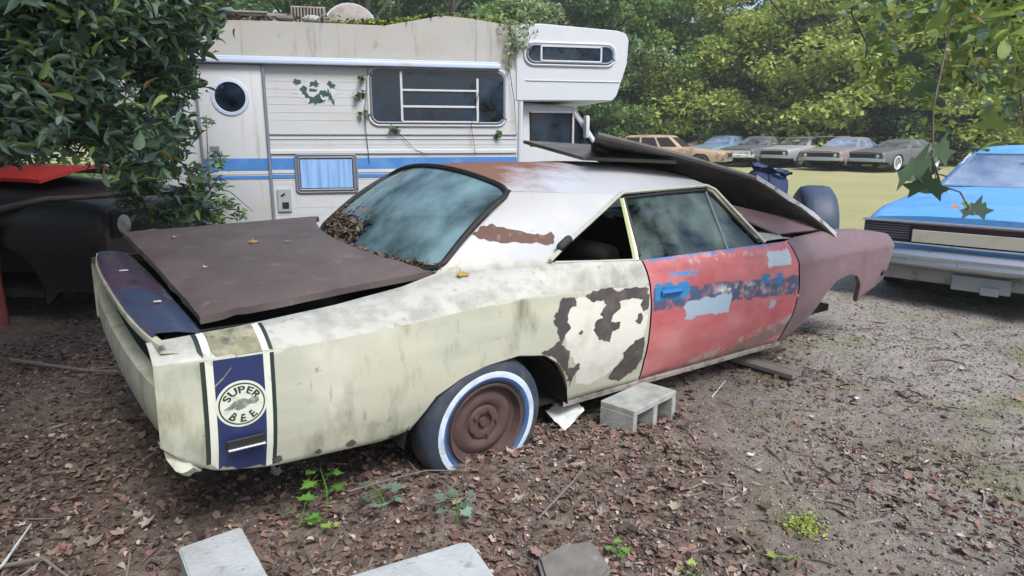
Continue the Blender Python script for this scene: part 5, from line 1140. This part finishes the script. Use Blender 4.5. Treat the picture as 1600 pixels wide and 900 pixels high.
# vine along the camper
cl = []
for (u, v, d, r) in [(340, 250, 6.5, .10), (330, 290, 6.6, .13), (345, 320, 6.6, .12), (375, 335, 6.7, .08), (325, 190, 6.9, .07), (330, 345, 6.5, .15)]:
    p = W3(u, v, d); cl.append((p.x, p.y, p.z, r))
near_plant('climbing_vine', 'trailing green vine on the camper entry door', 'vine', (-3.3, 6.9, 0), [([(-3.35, 6.85, 0), tuple(W3(330, 340, 6.6)), tuple(W3(325, 250, 6.7)), tuple(W3(322, 180, 6.9))], .012, .004), ([tuple(W3(330, 290, 6.6)), tuple(W3(360, 300, 6.7)), tuple(W3(395, 330, 6.8))], .006, .003)], cl, [('lf_teal', NARL, BIGLF, 1.2), ('lf_near2', BIGL, BIGLF, .3)], None, 2600, .075)
vp = [on_camper(3.35, -.02, 2.71), on_camper(3.38, -.04, 2.5), on_camper(3.33, -.05, 2.3), on_camper(3.40, -.05, 1.9), on_camper(3.43, -.04, 1.5)]
near_plant('climbing_vine', 'grey green dry vine hanging over the camper roof edge beside the overcab bunk', 'vine', tuple(vp[0]), [([tuple(p) for p in vp], .008, .003), ([tuple(on_camper(3.0, -.03, 2.0)), tuple(on_camper(2.9, -.05, 1.6)), tuple(on_camper(2.95, -.04, 1.28))], .005, .003)],
           [(*on_camper(3.35, -.02, 2.66), .13), (*on_camper(3.50, -.03, 2.60), .13), (*on_camper(3.60, .0, 2.68), .12), (*on_camper(3.38, -.04, 2.48), .10), (*on_camper(3.46, -.04, 2.52), .10), (*on_camper(3.36, -.05, 2.36), .07), (*on_camper(3.34, -.05, 2.26), .045)],
           [('lf_grey', LEAF4, LEAF4F, 1.)], None, 4200, .05)
near_plant('climbing_vine', 'thin brown vine with a few dry leaves beside the big camper window', 'vine', tuple(on_camper(1.7, -.03, 1.2)), [([tuple(on_camper(1.75, -.02, 1.2)), tuple(on_camper(1.72, -.03, 1.7)), tuple(on_camper(1.78, -.03, 2.2))], .005, .003), ([tuple(on_camper(2.0, -.02, 1.62)), tuple(on_camper(2.25, -.03, 1.35)), tuple(on_camper(2.4, -.02, 1.28))], .004, .002)],
           [(*on_camper(1.70, -.03, 2.10), .05), (*on_camper(1.68, -.03, 1.93), .07), (*on_camper(1.72, -.03, 1.72), .06), (*on_camper(2.05, -.03, 1.56), .05), (*on_camper(3.2, -.03, 1.5), .05)], [('lf_dark', LEAF4, LEAF4F, 1.)], None, 4500, .07)
# branches hanging in at the upper right
cl = []
for (u, v, d, r) in [(1500, 20, 3.2, .34), (1420, 60, 3.6, .26), (1380, 30, 3.9, .22), (1580, 70, 3.0, .30), (1400, 120, 3.7, .17), (1560, 150, 3.4, .2), (1620, 0, 2.8, .5), (1480, -60, 3.2, .5), (1340, -20, 4.0, .26), (1640, 180, 3.2, .22), (1450, 190, 3.6, .10), (1350, 90, 3.9, .12), (1480, 130, 3.4, .16), (1540, 220, 3.3, .10), (1600, 120, 3.1, .18)]:
    p = W3(u, v, d); cl.append((p.x, p.y, p.z, r))
tw = lambda *a: [tuple(W3(*q_)) for q_ in a]
br = [([(5.2, 3.6, -.1), (5.0, 3.7, 1.5), (4.4, 3.6, 3.2), (3.2, 3.3, 3.6)], .10, .04), (tw((1700, -60, 3.0), (1560, -10, 3.0), (1590, 25, 3.0), (1640, 40, 3.0)), .03, .012), (tw((1560, -40, 3.2), (1525, 60, 3.2), (1505, 115, 3.2), (1520, 130, 3.2)), .012, .005), (tw((1350, -60, 3.9), (1330, 20, 3.8), (1355, 70, 3.8), (1350, 110, 3.8)), .007, .003), (tw((1500, -40, 2.9), (1475, 90, 2.5), (1458, 170, 2.2), (1458, 255, 2.1), (1466, 300, 2.1)), .004, .0018), (tw((1455, 240, 2.1), (1470, 290, 2.1), (1500, 300, 2.1), (1520, 335, 2.1)), .004, .002), (tw((1595, 30, 3.2), (1590, 110, 3.2), (1600, 190, 3.2)), .008, .004), (tw((1180, -30, 4.2), (1215, 15, 4.2), (1250, 50, 4.2)), .006, .003)] 
br.append(([(3.2, 3.3, 3.6), tuple(W3(1450, -60, 3.2)), tuple(W3(1350, -60, 3.9)), tuple(W3(1180, -60, 4.2))], .035, .008))
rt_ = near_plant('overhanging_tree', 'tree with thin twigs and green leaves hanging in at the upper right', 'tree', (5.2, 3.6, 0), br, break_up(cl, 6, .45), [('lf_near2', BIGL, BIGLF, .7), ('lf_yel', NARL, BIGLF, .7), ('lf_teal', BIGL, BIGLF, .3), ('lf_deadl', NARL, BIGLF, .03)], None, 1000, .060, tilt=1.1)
def big_leaf(u, v, d, s, yaw, pitch, roll, m):
    bm = BM(); c = bm.verts.new((0, .12 * s, 0)); n = len(LOBED); vs_ = [bm.verts.new((x * s, y * s, -.25 * s * (x * x + (y - .1) ** 2) + .03 * s * noise.noise(Vector((x * 3, y * 3, u))))) for x, y in LOBED]
    for i in range(n): bm.faces.new((c, vs_[i], vs_[(i + 1) % n]))
    bm.transform(Matrix.Rotation(R(yaw), 4, 'Z') @ Matrix.Rotation(R(pitch), 4, 'X') @ Matrix.Rotation(R(roll), 4, 'Y'))
    bmesh.ops.translate(bm, verts=bm.verts[:], vec=W3(u, v, d) - rt_.location); obj('leaf', bm, m, rt_, 60)
for a in [(1425, 280, 2.1, .15, 190, 75, 10, 'lf_near'), (1446, 300, 2.12, .11, 150, 68, -10, 'lf_near'), (1462, 250, 2.15, .12, 190, 80, 15, 'lf_near'), (1521, 335, 2.1, .085, 175, 72, 0, 'lf_teal'), (1512, 322, 2.1, .04, 90, 60, 0, 'lf_yel'), (1476, 300, 2.12, .04, 30, 60, 0, 'lf_near'), (1495, 325, 2.1, .028, 20, 40, 0, 'lf_orange'), (1567, 77, 3.2, .09, 20, 60, 10, 'lf_orange'), (1400, 20, 3.5, .16, 60, 60, 10, 'lf_yel'), (1440, 150, 3.4, .16, 160, 60, 10, 'lf_near'), (1500, 60, 3.3, .15, 190, 70, 20, 'lf_near2'), (1550, 200, 3.3, .12, 150, 70, 0, 'lf_near2'), (1420, 100, 3.5, .13, 200, 70, -20, 'lf_teal')]: big_leaf(*a)
# weeds in front
def weed(x, y, h, n, s, m, label, seed):
    r_ = random.Random(seed); e = thing('weed', label, 'weed', (x, y, ground_z(x, y) - .01)); bm = BM(); top_ = (r_.uniform(-.03, .03), r_.uniform(-.03, .03), h)
    pts = [(0, 0, 0), (top_[0] * .4 + .01, top_[1] * .4, h * .5), top_]; tube(bm, pts, [.004, .003, .0015], 5)
    V_ = []
    for k in range(n):
        a = k * 2.4 + r_.random(); z = h * (.35 + .65 * k / max(1, n - 1)); b = Vector((top_[0] * z / h, top_[1] * z / h, z)); t = b + Vector((math.cos(a), math.sin(a), .25)) * s * .9; tube(bm, [b, t], .0012, 4); V_.append((t, a))
    obj('stem', bm, 'lf_weed', e); bm = BM()
    for t, a in V_:
        l = leaf_bm(s * r_.uniform(.7, 1.2), .2, r_.random() * 9); l.transform(Matrix.Translation(t) @ Matrix.Rotation(a - math.pi / 2, 4, 'Z') @ Matrix.Rotation(R(r_.uniform(-35, 25)), 4, 'X')); me = bpy.data.meshes.new('t'); l.to_mesh(me); l.free(); bm.from_mesh(me); bpy.data.meshes.remove(me)
    obj('leaves', bm, m, e, 60)
weed(-.74, 2.42, .17, 8, .055, 'lf_weed', 'bright green lobed weed with a tall stem in front of the tail', 1)
weed(-.82, 2.27, .07, 4, .06, 'lf_weed', 'small bright green weed nearest the pale concrete block', 2)
weed(-.70, 2.25, .05, 3, .045, 'lf_yel', 'small yellow green weed below the tall stemmed weed', 3)
weed(-.50, 2.36, .11, 7, .06, 'lf_teal', 'dull blue green weed between the tall stemmed weed and the rear wheel', 4)
weed(-.22, 2.30, .13, 6, .055, 'lf_teal', 'dull green upright weed behind the broken slab', 5)
weed(.37, 2.12, .04, 5, .035, 'lf_weed', 'small green weed beside the flat stone', 6)
weed(.62, 2.03, .04, 4, .04, 'lf_yel', 'yellow green weed at the bottom edge right of the flat stone', 7)
weed(.98, 2.10, .04, 3, .04, 'lf_yel', 'lone yellow green sprout at the lower right', 8)
N = 420; a = rng.normal(0, .045, (N, 2)); P_ = np.array([(1.12 + p[0], 2.30 + p[1], ground_z(1.12, 2.30) + .02 * rnd.random()) for p in a]); o = scatter('moss_clump', LEAF4, LEAF4F, P_, rots(N, .8), rng.uniform(.008, .02, N), 'lf_yel'); tag(o, 'small dark green moss clump on the bare soil at the lower right', 'moss'); o['kind'] = 'stuff'

# ------------------------------------------------------------------ leaf litter and soil crumbs
def litter(name, N, xr_, yr_, dens, smin, smax, m, tmpl, fc, tilt, label, lift=.006):
    xs_ = rng.uniform(*xr_, N * 3); ys_ = yr_[0] + (yr_[1] - yr_[0]) * rng.random(N * 3) ** 1.5; keep = []
    for x, y in zip(xs_, ys_):
        if rnd.random() < dens(x, y): keep.append((x, y))
        if len(keep) >= N: break
    P = np.array([(x, y, ground_z(x, y) + lift * rnd.random() * 1.5) for x, y in keep])
    o = scatter(name, tmpl, fc, P, rots(len(P), tilt), rng.uniform(smin, smax, len(P)) * rng.uniform(.6, 1.2, len(P)), m); tag(o, label, 'leaf litter'); o['kind'] = 'stuff'
def dn(x, y):      # thick by the wheel and under the car, thin on the trodden soil at the right
    n = noise.noise(Vector((x * 1.3, y * 1.3, 5))) + .6 * noise.noise(Vector((x * 4.1, y * 4.1, 2))); return max(.03, min(1, (.95 - .62 * max(0, x - .5) + 1.1 * n)))
M['lit_brown'] = mat('brown litter', (.155, .10, .08), .9, island=.65); M['lit_pale'] = mat('pale litter', (.32, .26, .215), .9, island=.45); M['lit_grey'] = mat('grey litter', (.24, .215, .21), .95, island=.6); M['lit_dark'] = mat('dark litter', (.08, .055, .05), .95, island=.6)
CR = np.array([(0, -.5, 0), (.35, 0, .12), (0, .5, 0), (-.35, 0, .05), (0, 0, .35), (0, 0, -.25)]); CRF = [(0, 1, 4), (1, 2, 4), (2, 3, 4), (3, 0, 4), (1, 0, 5), (2, 1, 5), (3, 2, 5), (0, 3, 5)]
LIT = BIGL * np.array((1.1, 1, 2.2))
litter('leaf_litter', 13000, (-3.6, 3.4), (1.6, 5.6), dn, .012, .044, 'lit_brown', LIT, BIGLF, .45, 'layer of shredded brown dead leaves over the dirt')
litter('leaf_litter', 11000, (-3.6, 3.4), (1.6, 5.6), dn, .010, .038, 'lit_dark', LIT, BIGLF, .45, 'dark rotting leaves among the brown ones')
litter('leaf_litter', 2800, (-3.4, 3.8), (1.6, 5.6), dn, .010, .034, 'lit_pale', LIT, BIGLF, .5, 'scattered pale tan leaf fragments on the dirt')
litter('dead_leaves', 340, (-3.2, 3.0), (1.7, 5.0), dn, .025, .055, 'lit_pale', STAR, STARF, .4, 'scattered pale lobed dead leaves on the dirt', .012)
litter('dead_leaves', 750, (-3.2, 3.0), (1.7, 5.0), dn, .025, .055, 'lit_brown', STAR, STARF, .4, 'scattered brown lobed dead leaves on the dirt', .012)
litter('soil_crumbs', 34000, (-3.0, 4.4), (1.6, 6.5), lambda x, y: .25 + .5 * (x > 0) + .25 * (x > 1.2), .005, .021, 'lit_grey', CR, CRF, .8, 'grey soil crumbs and bark bits over the ground', .002)
litter('soil_crumbs', 20000, (-3.0, 4.4), (1.6, 6.5), lambda x, y: .8, .005, .022, 'lit_dark', CR, CRF, .8, 'dark soil crumbs over the ground', .002)
# twigs on the ground
NT = 900; TW = np.array([(-.5, -.02, 0), (-.5, .02, 0), (0, .05, .03), (.5, .01, 0), (.5, -.01, 0), (0, .01, .03), (-.1, .03, -.02), (.0, .03, -.02)]); 
TWF = [(0, 5, 2, 1), (5, 4, 3, 2), (1, 2, 7, 6), (2, 3, 4, 7)]
P_ = []
while len(P_) < NT:
    x, y = rnd.uniform(-3.2, 3.6), 1.7 + 4 * rnd.random() ** 1.4
    P_.append((x, y, ground_z(x, y) + .006))
o = scatter('twigs', TW, TWF, np.array(P_), rots(NT, .12), np.stack([rng.uniform(.04, .22, NT), rng.uniform(.08, .18, NT), rng.uniform(.1, .3, NT)], -1), 'twig'); tag(o, 'thin broken twigs strewn over the dirt', 'twigs'); o['kind'] = 'stuff'
def stick(pts, r, label, m='twig'):
    bm = BM(); tube(bm, [(x, y, ground_z(x, y) + z) for x, y, z in pts], list(np.linspace(r, r * .4, len(pts))), 6); c = Vector((pts[0][0], pts[0][1], 0)); bmesh.ops.translate(bm, verts=bm.verts[:], vec=-c); tag(obj('stick', bm, m, None, 60, loc=c), label, 'stick', 'sticks on the ground')
stick([(-.66, 2.46, .04), (-.50, 2.52, .05), (-.36, 2.57, .03), (-.2, 2.58, .02)], .005, 'pale thin stick lying behind the weeds')
stick([(.10, 2.30, .02), (.25, 2.48, .04), (.31, 2.62, .03)], .005, 'forked pale stick in the litter in front of the hollow block')
stick([(-1.9, 2.2, .02), (-1.75, 2.0, .03), (-1.62, 2.05, .03), (-1.45, 1.95, .02)], .010, 'crooked grey stick at the lower left corner')
stick([(-1.75, 1.75, .02), (-1.72, 2.0, .04), (-1.80, 2.25, .03)], .008, 'white barked stick standing up at the lower left corner', 'paper')
stick([(-3.3, 4.2, .03), (-2.7, 4.0, .03), (-2.2, 3.95, .02)], .012, 'long grey stick in the shade left of the tail')
stick([(1.15, 3.62, .01), (1.28, 3.78, .04)], .004, 'short pale stick beside the grey plank', 'paper')
# white flecks on the bare soil
FRL = ['whitish leaf fragment midway between the plank and the moss clump', 'pale leaf fragment just right of the bare middle of the soil', 'pale leaf fragment above the moss clump', 'whitish leaf fragment farthest left, right of the forked stick', 'small pale leaf fragment between the plank and the bare middle', 'smallest pale leaf fragment right of the moss clump', 'whitish leaf fragment in the row right of the moss clump', 'pale leaf fragment nearest the lower right corner', 'pale leaf fragment directly left of the moss clump', 'whitish leaf fragment farthest away, in front of the blue car', 'large pale leaf fragment by the right edge below the blue car']
for i, (u, v, s) in enumerate([(1340, 622, .03), (1352, 720, .035), (1281, 766, .022), (1171, 720, .035), (1270, 652, .03), (1320, 700, .02), (1445, 730, .03), (1500, 850, .03), (1188, 742, .03), (1415, 530, .04), (1500, 580, .05)]):
    g_ = W3(u, v, 1); d = g_ - Vector((0, 0, 1.45)); p = Vector((0, 0, 1.45)) + d * (1.45 / -d.z); bm = leaf_bm(s, .5, i)
    bm.transform(Matrix.Rotation(i * 1.7, 4, 'Z')); tag(obj('leaf_fragment', bm, 'leaf_p' if i % 3 else 'paper', None, 60, loc=(p.x, p.y, ground_z(p.x, p.y) + .012)), FRL[i], 'leaf', 'pale leaf fragments on bare soil')
hz = bpy.data.materials.new('haze'); hz.use_nodes = True; t = hz.node_tree; t.nodes.remove(t.nodes['Principled BSDF'])
pv = t.nodes.new('ShaderNodeVolumePrincipled'); pv.inputs['Color'].default_value = (.86, .92, .95, 1); pv.inputs['Density'].default_value = .0018; pv.inputs['Anisotropy'].default_value = .2
t.links.new(pv.outputs[0], t.nodes['Material Output'].inputs['Volume'])
bm = BM(); box(bm, 0, 350, 11.5, 1000, 1400, 27); ho = obj('haze', bm, hz, None, 0); ho['kind'] = 'stuff'; ho['label'] = 'thin pale haze in the air over the field'
print('objects', len(bpy.data.objects))
